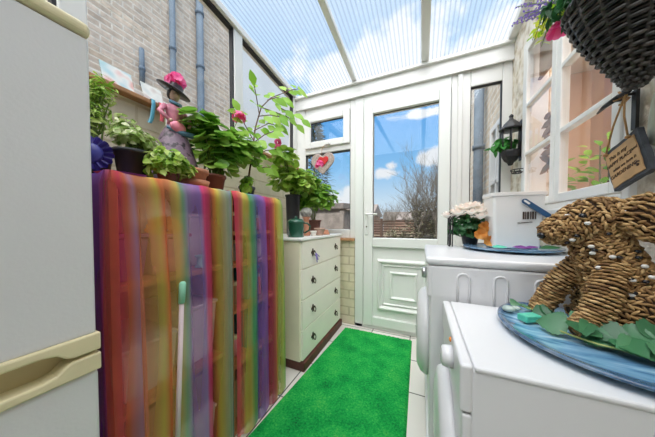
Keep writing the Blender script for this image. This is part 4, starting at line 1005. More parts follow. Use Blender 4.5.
# ribbons hanging from the sill
def ribbon(pts, m, label, wd=.012):
    mb = MB(); vs = []; fs = []
    for i, p in enumerate(pts): vs += [(p[0], p[1]-wd/2, p[2]), (p[0], p[1]+wd/2, p[2]), (p[0]+.0015, p[1]+wd/2, p[2]), (p[0]+.0015, p[1]-wd/2, p[2])]
    for i in range(len(pts)-1):
        a = 4*i
        for k in range(4): fs.append((a+k, a+(k+1) % 4, a+4+(k+1) % 4, a+4+k))
    mb.add(vs, fs, True); return one(mb, 'ribbon', m, label, 'ribbon', pts[0])
xs = XL+.05
ribbon([(xs-.03,.647,1.614),(xs-.003,.647,1.615),(xs,.647,1.59),(xs+.004,.642,1.56),(xs+.002,.637,1.52),(xs+.006,.625,1.49)], M['ribbonblue'], 'turquoise ribbon hanging over the sill left of the hatted figurine', .018)
ribbon([(xs-.03,.682,1.614),(xs-.003,.682,1.615),(xs+.002,.682,1.59),(xs+.004,.682,1.56),(xs+.004,.680,1.52)], M['ribbonred'], 'short red ribbon hanging over the sill beside the turquoise one', .018)
ribbon([(xs-.03,.702,1.614),(xs-.003,.702,1.615),(xs+.002,.702,1.58),(xs+.004,.704,1.52),(xs+.004,.700,1.42)], M['ribbonwhite'], 'long white ribbon hanging over the sill nearest the figurine', .012)

# hanging willow heart with red heart
t = thing('hanging_heart', 'pale willow heart with a red felt heart hanging in the garden window', 'ornament', (-.915, 1.985, 1.50))
def heartpts(s, n=40): return [(s*1.05*(.35*math.sin(a)+.65*(16*math.sin(a)**3)/17), s*(.25*math.cos(a)+.75*(13*math.cos(a)-5*math.cos(2*a)-2*math.cos(3*a)-math.cos(4*a))/17)) for a in (2*PI*k/n for k in range(n))]
hc = (-.915, 1.985, 1.62); hm = Matrix.Translation(hc) @ Matrix(((1,0,0,0),(0,0,-1,0),(0,1,0,0),(0,0,0,1)))
MB().prism(heartpts(.125), .022, hm).build('willow_heart', M['wickerheart'], t, bevel=.009, seg=3)
MB().prism([(x, y+.005) for x, y in heartpts(.055)], .012, hm @ Matrix.Translation((.012,.005,.020))).build('red_heart', M['red'], t, bevel=.005)
MB().tube([(-.93,1.98,1.695),(-.925,1.985,1.76),(-.90,2.0,1.80)], .0025, 6).build('string', M['twine'], t)

# ------------------------------------------------------------------ washing machine
t = thing('washing_machine', 'full height white washing machine nearest the back door', 'washing machine', (.32, 1.29, 0))
WX, WY0, WY1, WT = .022, .975, 1.572, .865
B(WX+.012, .60, WY0+.004, WY1-.004, .015, WT-.035).build('cabinet', M['white_app'], t, bevel=.008, seg=3)
B(WX-.006, .605, WY0, WY1, WT-.033, WT).build('worktop', M['white_app'], t, bevel=.014, seg=4)
B(WX, WX+.03, WY0+.006, WY1-.006, .70, WT-.036).build('control_panel', M['white_app'], t, bevel=.008, seg=3)
B(WX+.004, WX+.03, WY0+.006, WY1-.006, .02, .10).build('kick_panel', M['white_app'], t, bevel=.004)
dM = Matrix.Translation((WX+.012, 1.272, .44)) @ Matrix.Rotation(-PI/2, 4, 'Y')
dr = MB().lathe([(.215,0),(.218,.012),(.205,.034),(.175,.050),(.16,.052),(.15,.045),(.001,.045)], (0,0,0), 48, M=dM).build('door', M['white_app'], t)
MB().lathe([(.15,0),(.12,.006),(.001,.016)], (0,0,.045), 40, M=dM).build('porthole', pm('dark porthole', (.05,.055,.06), .08), dr)
MB().lathe([(.026,0),(.026,.014),(.022,.02),(.001,.021)], (0,0,0), 24, M=Matrix.Translation((WX, 1.10, .775)) @ Matrix.Rotation(-PI/2, 4, 'Y')).build('dial', M['steel'], t)
# pressed arches on the near side panel
for x in (.150, .268, .386, .50):
    mb = MB(); hw = .020
    pts = [(x-hw, WY0+.003, .60)] + [(x-hw, WY0+.003, .775)] + [(x+hw*math.cos(PI-PI*k/10), WY0+.003, .785+hw*math.sin(PI*k/10)) for k in range(11)] + [(x+hw, WY0+.003, .775), (x+hw, WY0+.003, .60)]
    mb.tube(pts, .0045, 8); mb.build('pressed_arch', M['white_app'], t)
# ------------------------------------------------------------------ compact dryer
t = thing('tumble_dryer', 'low compact white dryer in front carrying the straw dog', 'tumble dryer', (.34, .745, 0))
DX, DY0, DY1, DT = .078, .532, .957, .70
B(DX+.022, .60, DY0+.003, DY1-.003, .02, DT-.008).build('cabinet', M['white_app'], t, bevel=.006, seg=3)
B(DX+.026, .602, DY0, DY1, DT-.012, DT).build('lid', M['white_app'], t, bevel=.005, seg=3)
B(DX, DX+.025, DY0+.001, DY1-.001, .595, DT).build('control_panel', M['white_app'], t, bevel=.007, seg=3)
B(DX+.004, DX+.025, DY0+.003, DY1-.003, .02, .590).build('front_panel', M['white_app'], t, bevel=.006, seg=3)
dM = Matrix.Translation((DX+.004, .745, .345)) @ Matrix.Rotation(-PI/2, 4, 'Y')
MB().lathe([(.195,0),(.197,.01),(.185,.028),(.15,.036),(.001,.038)], (0,0,0), 48, M=dM).build('door', M['white_app'], t)
kn = MB().lathe([(.028,0),(.028,.012),(.025,.024),(.018,.027),(.001,.027)], (0,0,0), 28, M=Matrix.Translation((DX, .655, .645)) @ Matrix.Rotation(-PI/2, 4, 'Y')).build('dial', M['white_app'], t)
MB().sph((DX-.001, .69, .675), .004, .007, .007, 10, 8).build('indicator_light', pm('orange lamp', (.85,.28,.05), .3), t)

# ------------------------------------------------------------------ plates
def plate(c, rx, ry, label, rot=0, h=.022):
    t = MB(); t.lathe([(.55,0),(.72,.1),(.93,.45),(1.0,.75),(1.0,1.0),(.965,1.0),(.90,.78),(.70,.45),(.001,.36)], (0,0,0), 72, M=Matrix.Translation(c) @ Matrix.Rotation(rot,4,'Z') @ Matrix.Diagonal((rx, ry, h, 1)))
    return one(t, 'serving_plate', M['plate'], label, 'plate', c)
plate((.412, .772, DT+.0005), .198, .232, 'large glossy blue swirled plate on the low dryer under the straw dog')
plate((.405, 1.375, WT+.0005), .198, .195, 'large blue swirled plate on the washing machine under the white bucket')
ZP = DT+.0105; ZW = WT+.0105

# ------------------------------------------------------------------ bucket
t = thing('bucket', 'square white plastic bucket with blue handle and barcode on the washing machine', 'bucket', (.39, 1.46, ZW))
bw, bd_, bh = .196, .11, .284
bM = Matrix.Translation((.438, 1.372, ZW)) @ Matrix.Rotation(math.radians(8), 4, 'Z')   # origin: middle of the near bottom edge
def rrect(x0, x1, y0, y1, z, r=.014, k=4):
    pts = []
    for cx, cy, a0 in [(x1-r, y0+r, -PI/2), (x1-r, y1-r, 0), (x0+r, y1-r, PI/2), (x0+r, y0+r, PI)]:
        for i in range(k+1): a = a0+PI/2*i/k; pts.append((cx+r*math.cos(a), cy+r*math.sin(a), z))
    return pts
mb = MB(); hw = bw/2
rings = [rrect(-hw+.006, hw-.006, .006, bd_-.006, 0), rrect(-hw, hw, 0, bd_, .006), rrect(-hw-.010, hw+.016, -.008, bd_+.008, bh-.018), rrect(-hw-.015, hw+.021, -.013, bd_+.013, bh-.018), rrect(-hw-.015, hw+.021, -.013, bd_+.013, bh), rrect(-hw-.006, hw+.012, -.004, bd_+.004, bh), rrect(-hw+.004, hw-.004, .004, bd_-.004, .012)]
mb.loft(rings, True, False, False, bM); mb.build('tub', M['bucket'], t, bevel=.002)
# handle strap across the near face
hp = [(-.002, .250), (.130, .148)]
d = V((hp[1][0]-hp[0][0], 0, hp[1][1]-hp[0][1])); ln = d.length; an = math.atan2(d.z, d.x)
hM = bM @ Matrix.Translation((hp[0][0]+.012, -.022, hp[0][1]-.006)) @ Matrix.Rotation(-an, 4, 'Y') 
out = []
for k in range(9): a = PI/2+PI*k/8; out.append((.012+.012*math.cos(a), .012*math.sin(a)))
out += [(ln, -.011), (ln+.004, 0), (ln, .011)]
hb = MB(); hb.prism(out, .006, hM @ Matrix(((1,0,0,0),(0,0,1,0),(0,1,0,0),(0,0,0,1)))); h_ = hb.build('handle', M['blueplastic'], t, bevel=.001)
sl = MB(); so = [(.010+.0045*math.cos(PI/2+PI*k/6), .0045*math.sin(PI/2+PI*k/6)) for k in range(7)] + [(.032+.0045*math.cos(-PI/2+PI*k/6), .0045*math.sin(-PI/2+PI*k/6)) for k in range(7)]
sl.prism(so, .0075, hM @ Matrix.Translation((0,-.0005,0)) @ Matrix(((1,0,0,0),(0,0,1,0),(0,1,0,0),(0,0,0,1)))); sl.build('slot', M['bucket'], h_)
mb = MB()
for a, b in [(0,.006),(.010,.013),(.018,.024),(.030,.033),(.038,.044),(.050,.053)]:
    mb.box(.018+a, .018+b, -.0105, -.0065, .148, .185, bM)
for i, (a, b) in enumerate([(-.002,.010),(.012,.02),(.022,.03),(.032,.044),(.046,.058)]): mb.box(a, b, -.0075, -.0055, .128+.001*i, .1315+.001*i, bM)
mb.build('barcode_print', M['ink'], t)

# flowers behind the bucket
rr = random.Random(61); bc = (.275, 1.515, 1.02)
t = thing('flower_arrangement', 'pot of pale pink and white flowers with orange blooms beside the bucket', 'flowers', (.262, 1.515, WT))
pb = MB(); pot(pb, (.262,1.515,WT+.001), .035, .045, .07); pb.build('pot', M['blackpot'], t)
fb = MB(); leafball(fb, rr, (.255,1.52,.985), .11, 240, .05, .5, 'lance', .3, .2, .085); fb.build('foliage', M['leaf_dark'], t)
sb = MB(); stalks(sb, rr, (.262,1.515,WT+.06), (.262,1.51,1.0), .07, 12); sb.build('stem', M['stem'], t)
for i in range(26):
    a = i*2.4; q = .13*math.sqrt((i+.5)/26); p = V((.262+q*math.cos(a), 1.52+q*math.sin(a), 1.12-.7*q+rr.uniform(-.012,.012)))
    mb = MB()
    for k in range(16):
        an = k*2.4; dv = V((math.cos(an)*(.3+.06*k), math.sin(an)*(.3+.06*k), .7)).normalized(); mb.leaf(p, dv, V((0,0,1)), .046, .02, 'petal', .15)
    mb.build('bloom', M['whitepetal'], t)
for p in [(.292,1.40,.945), (.315,1.43,.985), (.335,1.40,.91)]:
    mb = MB()
    for k in range(14):
        an = k*2.4; dv = V((.15*math.cos(an)-.2, -.55, .0))+V((math.cos(an), 0, math.sin(an)))*(.4+.04*k); mb.leaf(p, dv, V((0,-1,.3)), .034, .022, 'petal', .15)
    mb.build('orange_bloom', M['orangepetal'], t)
# wire stand
mb = MB()
for y in (1.47, 1.555):
    mb.tube([(.152,y,WT+.001),(.152,y,WT+.17),(.156,y,WT+.195),(.175,y,WT+.205),(.235,y,WT+.205)], .004, 8)
    mb.tube([(.167,y,WT+.001),(.167,y,WT+.16),(.172,y,WT+.178),(.19,y,WT+.185),(.235,y,WT+.185)], .003, 8)
for z in (.205, .06, .003): mb.tube([(.152,1.47,WT+z+.001),(.152,1.555,WT+z+.001)], .003, 8)
one(mb, 'wire_stand', M['iron'], 'black wire stand at the left of the flowers on the washing machine', 'stand', (.19,1.51,WT))
# loose leaves and petals on the far plate
for i, (p, d, mm, lb, l) in enumerate([((.315,1.285,ZW+.012),(1,.3,.0),'mintsoap','pale mint leaf on the far plate at the bucket corner',.07), ((.462,1.285,ZW+.012),(-1,-.15,.05),'violetbox','dusky purple petal on the far plate before the bucket',.075), ((.50,1.30,ZW+.012),(1,.2,.08),'leaf_dark','dark green leaf on the far plate beside the purple petal',.08), ((.43,1.275,ZW+.014),(.8,-.2,.1),'violetbox','second purple petal nearest the bucket front on the far plate',.055)]):
    mb = MB(); mb.leaf(p, d, (0,-.35,1), l, l*.55, 'ovate', .0, .2); one(mb, 'loose_leaf', M[mm], lb, 'leaf', p)

# ------------------------------------------------------------------ straw dog
dog = thing('straw_dog', 'sitting dog woven from brown seagrass rope on the blue plate', 'dog ornament', (.46, .84, ZP))
core = MB(); beads = MB(); rr = random.Random(77)
def spindle(mb, p, d, nrm, ln, th):
    d = d.normalized(); b = d.cross(nrm).normalized(); c = b.cross(d).normalized(); vs = []
    prof = [(-.5,.25),(-.3,.8),(0,1),(.3,.8),(.5,.25)]; n = 5
    rings = []
    for t_, r_ in prof:
        q = p + d*(ln*t_) + c*(th*.35*(1-4*t_*t_))
        rings.append([q + (b*math.cos(2*PI*k/n) + c*math.sin(2*PI*k/n))*th*r_ for k in range(n)])
    mb.loft(rings, True, True)
def lerpk(keys, f):
    f = f*(len(keys)-1); i = min(len(keys)-2, int(f)); u = f-i; a, b = keys[i], keys[i+1]
    return [a[k]*(1-u)+b[k]*u for k in range(len(a))]
def woven(keys, rows, tilt=.6, th=.0037, dens=1.35, axis_b=None, mb_core=None, mb_beads=None, coil=False):
    """keys: (x,y,z, r_a, r_b) along a path; r_a along side vector a, r_b along b"""
    mb_core = mb_core or core; mb_beads = mb_beads or beads
    n = 22; rings = []; K = [lerpk(keys, i/(rows-1)) for i in range(rows)]
    for i, k in enumerate(K):
        p = V(k[:3]); q0 = V(K[max(i-1,0)][:3]); q1 = V(K[min(i+1,rows-1)][:3]); d = (q1-q0).normalized()
        a = d.cross(V((0,1,0))); 
        if a.length < .2: a = d.cross(V((0,0,1)))
        a.normalize(); b = d.cross(a).normalized()
        rings.append([p + a*(k[3]*.95*math.cos(2*PI*j/n)) + b*(k[4]*.95*math.sin(2*PI*j/n)) for j in range(n)])
        per = PI*(k[3]+k[4]); m = max(5, int(per/.0125*dens))
        for j in range(m):
            an = 2*PI*(j+.5*(i % 2))/m + rr.uniform(-.03,.03)
            pos = p + a*(k[3]*math.cos(an)) + b*(k[4]*math.sin(an))
            tan = (-a*(k[3]*math.sin(an)) + b*(k[4]*math.cos(an))).normalized(); nr = (a*math.cos(an)/max(k[3],.005) + b*math.sin(an)/max(k[4],.005)).normalized()
            ti = ((tilt if (i % 2) else -tilt) + rr.uniform(-.45,.45)) if not coil else .22
            spindle(mb_beads, pos + nr*rr.uniform(-.002,.004), tan*math.cos(ti+rr.uniform(-.3,.3)) + d*math.sin(ti), nr, .0165*rr.uniform(.8,1.3), th*rr.uniform(.8,1.2))
    mb_core.loft(rings, True, True)
ty = .845
# torso
woven([(.497,ty,ZP+.006,.058,.068),(.497,ty,.755,.066,.076),(.494,ty,.80,.065,.073),(.483,ty,.85,.063,.068),(.464,ty,.90,.062,.061),(.447,ty,.945,.055,.055),(.441,ty,.985,.046,.050),(.445,ty,1.02,.030,.034)], 42)
# head
woven([(.505,ty,1.000,.022,.024),(.488,ty,1.006,.048,.050),(.460,ty,1.008,.060,.060),(.430,ty,1.006,.062,.060),(.400,ty,.996,.053,.050),(.372,ty,.984,.043,.040),(.350,ty,.974,.034,.032),(.336,ty,.966,.024,.022),(.329,ty,.963,.008,.008)], 31)
# front legs
woven([(.435,.872,.900,.026,.024),(.405,.887,.85,.029,.028),(.380,.896,.80,.027,.027),(.362,.901,.755,.025,.025),(.347,.902,.731,.022,.024),(.333,.902,.722,.012,.014)], 30, coil=True)
woven([(.452,.800,.890,.026,.024),(.432,.778,.845,.030,.028),(.412,.766,.80,.028,.028),(.393,.761,.755,.026,.027),(.376,.760,.731,.023,.025),(.361,.760,.722,.012,.014)], 30, coil=True)
# haunches and hind feet
for s in (-1, 1):
    y = ty+s*.068
    woven([(.50,y,.835,.020,.016),(.495,y+s*.006,.805,.045,.026),(.490,y+s*.008,.77,.055,.030),(.488,y+s*.006,.735,.052,.028),(.486,y,ZP+.010,.046,.024)], 14)
    woven([(.48,y+s*.012,ZP+.018,.014,.018),(.45,y+s*.016,ZP+.018,.015,.020),(.43,y+s*.016,ZP+.016,.012,.016)], 7, coil=True)
# tail stub
woven([(.550,ty,.735,.018,.018),(.575,ty-.01,.735,.014,.014),(.590,ty-.015,.745,.006,.006)], 6, coil=True)
core.build('body', M['ropecore'], dog); 
bo = beads.build('woven_rope', M['rope'], dog)
for s, nm in ((-1, 'ear'), (1, 'ear')):
    ec = MB(); eb = MB(); y = ty+s*.062
    woven([(.462,y,1.030,.030,.012),(.475,y+s*.010,1.026,.046,.018),(.50,y+s*.016,1.016,.054,.020),(.53,y+s*.018,1.004,.054,.020),(.556,y+s*.016,.994,.046,.018),(.575,y+s*.012,.988,.028,.014),(.584,y+s*.010,.985,.010,.008)], 20, tilt=1.2, mb_core=ec, mb_beads=eb)
    e = ec.build('ear', M['ropecore'], dog); eb.build('woven_rope', M['rope'], e)
for s in (-1, 1): MB().sph((.392, ty+s*.047, 1.020), .009, .008, .009, 12, 9).build('eye', M['blackbead'], dog)
MB().sph((.325, ty-.006, .966), .010, .013, .010, 12, 9).build('nose', M['blackbead'], dog)
def fleck(i, p):
    MB().sph(p, .0068, .0050, .0048, 8, 6).build('husk_fleck' if i % 2 else 'bead_fleck', M['husk' if i % 2 else 'blackbead'], dog)
for i in range(30):
    k = lerpk([(.486,.81,.078,.080),(.472,.87,.074,.074),(.446,.945,.060,.058)], rr.random()); an = rr.uniform(-2.6,-.5)
    fleck(i, V((k[0]+k[2]*1.06*math.cos(an), ty+k[3]*1.09*math.sin(an), k[1])))
for i in range(12):
    k = lerpk([(.48,1.005,.055),(.42,1.003,.060),(.37,.985,.043)], rr.random()); an = rr.uniform(-2.7,-.5)
    fleck(i, V((k[0], ty+k[2]*1.09*math.sin(an), k[1]+k[2]*1.06*math.cos(an))))

# silk ivy round the dog: sprays lying on the plate
def spray(pts, leaves, label, seed):
    t = thing('ivy_spray', label, 'leaves', pts[0]); sb = MB(); sb.tube(pts, .0022, 6); sb.build('stem', pm('pale green wire stem', (.36,.40,.12), .5), t)
    fb = MB()
    leaves = leaves + [((p[0]+.022, p[1]-.012, p[2]-.004), (d[1]*.8+.3, -abs(d[0])-.2, .05), (n[0]+.2, n[1]-.1, n[2]), l*.9) for (p, d, n, l) in leaves[::2]]
    for (p, d, n, l) in leaves: fb.leaf((p[0], p[1], p[2]+.010), d, (n[0]-.35, n[1]-.75, n[2]), l*.72, l*.66, 'ivy', .22, .2)
    fb.build('foliage', M['leaf_silk'], t)
spray([(.315,.765,ZP+.014),(.34,.72,ZP+.016),(.37,.69,ZP+.016),(.42,.675,ZP+.016)],
      [((.345,.745,ZP+.016),(-.75,.35,.02),(-.1,-.35,1),.085), ((.385,.735,ZP+.030),(.55,-.75,-.05),(.1,-.4,1),.085), ((.36,.74,ZP+.034),(-.2,-.9,-.02),(0,-.35,1),.075), ((.36,.775,ZP+.030),(.9,-.35,.15),(.1,-.5,1),.07)],
      'ivy spray with large leaves lying in front of the straw dog paws', 1)
spray([(.42,.70,ZP+.014),(.455,.675,ZP+.02),(.49,.668,ZP+.02),(.54,.67,ZP+.018)],
      [((.44,.69,ZP+.02),(.35,-.8,.0),(.0,-.2,1),.090), ((.47,.70,ZP+.034),(.9,-.5,-.02),(.1,-.4,1),.085), ((.45,.72,ZP+.038),(.8,.1,.15),(0,-.5,1),.075), ((.50,.68,ZP+.018),(.3,-.8,.05),(0,-.3,1),.08), ((.41,.705,ZP+.020),(.1,-.9,.02),(.2,-.2,1),.08), ((.43,.735,ZP+.03),(.6,-.6,.1),(.3,-.2,1),.07), ((.52,.70,ZP+.03),(.9,-.2,.1),(.1,-.2,1),.08)],
      'ivy spray lying at the right of the plate under the haunches', 2)
spray([(.30,.93,ZP+.014),(.31,.90,ZP+.018),(.335,.87,ZP+.018)],
      [((.30,.925,ZP+.014),(-.5,-.6,.05),(0,-.3,1),.05), ((.318,.862,ZP+.016),(.5,-.6,.0),(-.1,-.4,1),.065), ((.33,.845,ZP+.018),(.7,.3,.02),(0,-.4,1),.06)],
      'small ivy spray beside the far paw and mint soap', 3)
one(MB().box(-.026,.026,-.015,.015,0,.020, Matrix.Translation((.292,.812,ZP+.005)) @ Matrix.Rotation(.5,4,'Z')), 'soap_bar', M['mintsoap'], 'mint green soap block at the left rim of the near plate', 'soap', (.292,.812,ZP+.005), bevel=.004)
mb = MB()
for x, y, r in [(.262,.86,.016),(.275,.885,.013),(.285,.858,.014)]: mb.sph((x,y,ZP+.008+r*.5), r, r, r*.55, 12, 8)
pebs = [(.258,.862,.018,'larger clear glass pebble left of the mint soap'),(.283,.885,.013,'small clear glass pebble behind the mint soap')]
for x, y, r, lb in pebs:
    mb = MB(); mb.sph((x,y,ZP+.009+r*.5), r, r, r*.55, 14, 9); one(mb, 'glass_pebble', pm('grey green glass '+lb[:5], (.40,.50,.46), .1, coat=.5), lb, 'pebble', (x,y,ZP+.004))

# ------------------------------------------------------------------ hanging wicker basket
bx, by, bz = .463, .772, 1.315
t = thing('hanging_basket', 'dark wicker cone basket of trailing flowers hanging at the top right', 'hanging basket', (bx, by, bz))
prof = [(.0,.004),(.014,.02),(.028,.045),(.043,.072),(.066,.115),(.088,.16),(.104,.2),(.113,.235)]
HR = .235
def rad_at(z):
    for (r0, z0), (r1, z1) in zip(prof, prof[1:]):
        if z0 <= z <= z1: return r0+(r1-r0)*(z-z0)/(z1-z0)
    return prof[-1][0] if z > .1 else prof[0][0]
lin = MB().lathe([(r*.93, z+.004) for r, z in prof], (bx,by,bz), 40, cap=False); lin.build('liner', M['blackpot'], t)
ns = 18; wv = MB(); s_len = 0; zs = []
# rows spaced evenly along the slope
pp = []; 
for i in range(200): z = .008+.227*i/199; pp.append((rad_at(z), z))
acc = [0]
for i in range(1, 200): acc.append(acc[-1]+math.hypot(pp[i][0]-pp[i-1][0], pp[i][1]-pp[i-1][1]))
rows = int(acc[-1]/.0088)
for q in range(rows):
    target = acc[-1]*q/(rows-1); i = next(k for k in range(200) if acc[k] >= target-1e-9); r, z = pp[i]
    if r < .006: continue
    n = 110; pts = []
    for k in range(n):
        a = 2*PI*k/n; wob = .0042*math.cos(a*ns/2+PI*(q % 2)); rr_ = r+wob
        pts.append((bx+rr_*math.cos(a), by+rr_*math.sin(a), bz+z-wob*.5))
    wv.tube(pts, .0048, 6, closed=True)
wv.build('weave', M['wicker'], t)
st = MB()
for k in range(ns):
    a = 2*PI*(k+.5)/ns
    st.tube([(bx+(r+.001)*math.cos(a), by+(r+.001)*math.sin(a), bz+z) for r, z in prof[1:]], .0042, 5)
st.build('stakes', M['wicker'], t)
rm = MB()
for ph in (0, PI):
    pts = []
    for k in range(160):
        a = 2*PI*k/160; pts.append((bx+(.115+.006*math.cos(22*a+ph))*math.cos(a), by+(.115+.006*math.cos(22*a+ph))*math.sin(a), bz+HR+.004+.006*math.sin(22*a+ph)))
    rm.tube(pts, .006, 6, closed=True)
rm.build('braided_rim', M['wicker'], t)
ch = MB()
for k in range(3):
    a = 2*PI*k/3+.4; ch.tube([(bx+.114*math.cos(a), by+.114*math.sin(a), bz+HR), (bx, by, bz+.62)], .0022, 6)
ch.tube([(bx,by,bz+.62),(bx,by,bz+.66)], .004, 8)
ch.build('chain', M['iron'], t)
rr = random.Random(91)
ZT = bz+HR
fb = MB(); leafball(fb, rr, (bx,by,ZT+.03), .115, 200, .05, .45, 'lance', .3, .3, .06)
leafball(fb, rr, (bx-.05,by+.15,ZT+.13), .075, 110, .045, .3, 'lance', .3, .3, .05); leafball(fb, rr, (bx-.03,by+.09,ZT+.08), .08, 90, .045, .35, 'lance', .3, .3, .06); fb.build('foliage', M['leaf_dark'], t)
tr = MB(); tl = MB()
for (dx, dy, dz, sd) in [(-.05,.22,.16,1),(-.06,.26,.17,2),(-.065,.30,.18,3),(-.05,.20,.13,4),(-.06,.33,.20,5),(-.055,.27,.13,6)]:
    r2 = random.Random(sd+100); a0 = V((bx-.03, by+.08, ZT+.03)); a1 = V((bx+dx*.7, by+dy*.6, ZT+dz+.02)); a2 = V((bx+dx, by+dy, ZT+dz+.03)); a3 = a2+V((-.01,.02,-.055))
    pts = [a0, a1, a2, a3]; tl.tube(pts, .0014, 5, cap=False)
    for k in range(13):
        f = 1+(k+1)/14*1.95; i = min(2, int(f)); p = pts[i].lerp(pts[i+1], f-i)
        tr.leaf(p, V((r2.uniform(-1,1), r2.uniform(-1,1), r2.uniform(-.6,.3))), V((r2.uniform(-.5,.5), -.6, .8)), .026, .019, 'ovate', .2)
tr.build('trailing_leaves', leafmat('yellow green trailing leaves', (.25,.50,.02), (.50,.62,.05), (.75,.75,.10), trans=.5), t); tl.build('trailing_stem', M['stem'], t)
ls = MB()
for k in range(12):
    r2 = random.Random(k+300); lv = MB()
    b0 = V((bx-.02, by+.09, ZT+.02)); tip = V((bx-.06+r2.uniform(-.03,.03), by+.27+.30*k/11, ZT+.21+.30*k/11*.8+r2.uniform(-.03,.05))); mid = b0.lerp(tip, .5)+V((0,0,.03)); ls.tube([b0, mid, tip], .0016, 5, cap=False)
    for i in range(26):
        p = mid.lerp(tip, i/25); lv.leaf(p, V((r2.uniform(-1,1), r2.uniform(-1,1), r2.uniform(-1,1)))+(tip-mid).normalized()*.4, (tip-mid), .010, .006, 'petal', .1)
    lv.build('lavender_spike', M['purplepetal'], t)
ls.build('lavender_stem', M['stem'], t)
fm = MB(); c0 = V((bx-.06, by+.185, ZT+.085))
for k in range(9):
    a = 2*PI*k/9; fm.leaf(c0+V((0,0,.03)), V((math.cos(a)*.55, math.sin(a)*.55, -1)), V((math.cos(a), math.sin(a), .4)), .055, .036, 'petal', -.1)
fm.build('pink_bell_flower', M['pinkpetal'], t)
# wall bracket that carries it
mb = MB(); mb.box(XR-.008, XR, by-.02, by+.02, 1.72, 2.0)
mb.tube([(XR-.004,by,1.96),(bx,by,1.965),(bx-.012,by,1.955),(bx-.010,by,1.940),(bx,by,1.938)], .007, 8); mb.tube([(XR-.004,by,1.76),(XR-.07,by,1.84),(bx+.05,by,1.962)], .005, 8)
one(mb, 'wall_bracket', M['iron'], 'black iron wall bracket holding up the wicker cone basket', 'bracket', (XR-.004, by, 1.72))

# ------------------------------------------------------------------ hanging sign
TL, TR_, BR_, BL = V((.558,1.040,1.228)), V((.558,.914,1.282)), V((.558,.882,1.140)), V((.558,.998,1.105))
ux = (TR_-TL); ux = (ux+(BR_-BL))*.5; wd = ux.length; ux.normalize(); uz = ((TL-BL)+(TR_-BR_))*.5; hg = uz.length; uz = (uz-ux*uz.dot(ux)).normalized(); un = ux.cross(uz)  # faces -X
ctr = (TL+TR_+BR_+BL)*.25
sM = Matrix(((ux.x,uz.x,un.x,ctr.x),(ux.y,uz.y,un.y,ctr.y),(ux.z,uz.z,un.z,ctr.z),(0,0,0,1)))
s = 1 if un.x < 0 else -1
t = thing('hanging_sign', 'small tilted slate sign with lettered tan wood face hanging by the window', 'sign', tuple(ctr))
rr = random.Random(5)
def rough(w_, h_, k=7, j=.003):
    p = []
    for i in range(k): p.append((-w_+2*w_*i/k, -h_+rr.uniform(-j,j)))
    for i in range(k): p.append((w_+rr.uniform(-j,j), -h_+2*h_*i/k))
    for i in range(k): p.append((w_-2*w_*i/k, h_+rr.uniform(-j,j)))
    for i in range(k): p.append((-w_+rr.uniform(-j,j), h_-2*h_*i/k))
    return p
MB().prism(rough(wd/2, hg/2, 7, .0018), .014, sM @ Matrix.Translation((0,0,-.014 if s > 0 else 0))).build('slate_back', M['slate'], t, bevel=.0012)
fp = rough(wd/2-.010, hg/2-.011, 7, .0016)
fc = MB().prism([(x-.003, y-.002) for x, y in fp], .003, sM @ Matrix.Translation((0,0,0))).build('wood_face', M['signwood'], t, bevel=.0008)
def text(body, size, x, y, parent, name, m, mat, shear=.25):
    cu = bpy.data.curves.new(name, 'FONT'); cu.body = body; cu.size = size; cu.align_x = 'CENTER'; cu.align_y = 'CENTER'; cu.extrude = .0004; cu.shear = shear; cu.resolution_u = 3
    tmp = bpy.data.objects.new('tmp_text', cu); COL.objects.link(tmp); dg = bpy.context.evaluated_depsgraph_get(); dg.update()
    me = bpy.data.meshes.new_from_object(tmp.evaluated_get(dg)); bpy.data.objects.remove(tmp); bpy.data.curves.remove(cu)
    org = ORG[parent.name]; me.transform(Matrix.Translation(-org) @ mat @ Matrix.Translation((x, y, .0036)))
    o = bpy.data.objects.new(name, me); COL.objects.link(o); me.materials.clear(); me.materials.append(m); o.parent = parent; ORG[o.name] = org; return o
for body, size, x, y in [('This is my', .017, -.012, .034), ('HAPPY PLACE', .0155, -.014, .013), ('and', .013, .043, .016), ('what we love is', .0135, .0, -.008), ('GARDENING', .0165, -.010, -.027)]:
    text(body, size, x, y, fc, 'lettering', M['ink'], sM)
pw = MB()
for x, y, r in [(.038,-.036,.0045),(.032,-.029,.002),(.036,-.027,.002),(.040,-.027,.002),(.044,-.029,.002)]: pw.lathe([(r,.003),(r,.0042)], (x,y,0), 12, M=sM)
pw.build('paw_mark', M['ink'], fc)
hook = V((.572, .992, 1.395))
for x, lab in ((-.048, 0), (.040, 1)):
    p = sM @ V((x, hg/2-.012, .006)); MB().sph(p, .006, .007, .005, 10, 7).build('twine_knot', M['twine'], t)
    MB().tube([p, p.lerp(hook, .5)+V((-.004,0,0)), hook], .0024, 6).build('twine', M['twine'], t)
rr = random.Random(15); mb = MB()
for k in range(5):
    a = k*1.25; mb.tube([hook, hook+V((-.012+.004*k, .022*math.cos(a), .02*math.sin(a))), hook+V((-.006, .012*math.cos(a+1), -.012+.015*math.sin(a+.8)))], .0032, 6)
mb.build('twine_bow', M['twine'], t)
# iron casement hook bolted to the frame next to the sash
mb = MB(); mb.tube([(.596,1.035,1.405),(.572,1.035,1.405),(.566,1.005,1.402),(.566,.965,1.400)], .0065, 8); mb.box(.592,.600,.984,1.000,1.29,1.41); mb.tube([(.596,.992,1.40),(.572,.992,1.40),(.570,.992,1.416)], .005, 8); mb.tube([(.566,1.0,1.402),(.560,1.05,1.395),(.562,1.085,1.388)], [.008,.007,.003], 8)
one(mb, 'casement_hook', M['iron'], 'black iron hook on the window frame with the sign string over it', 'hook', (.596,1.0,1.27))
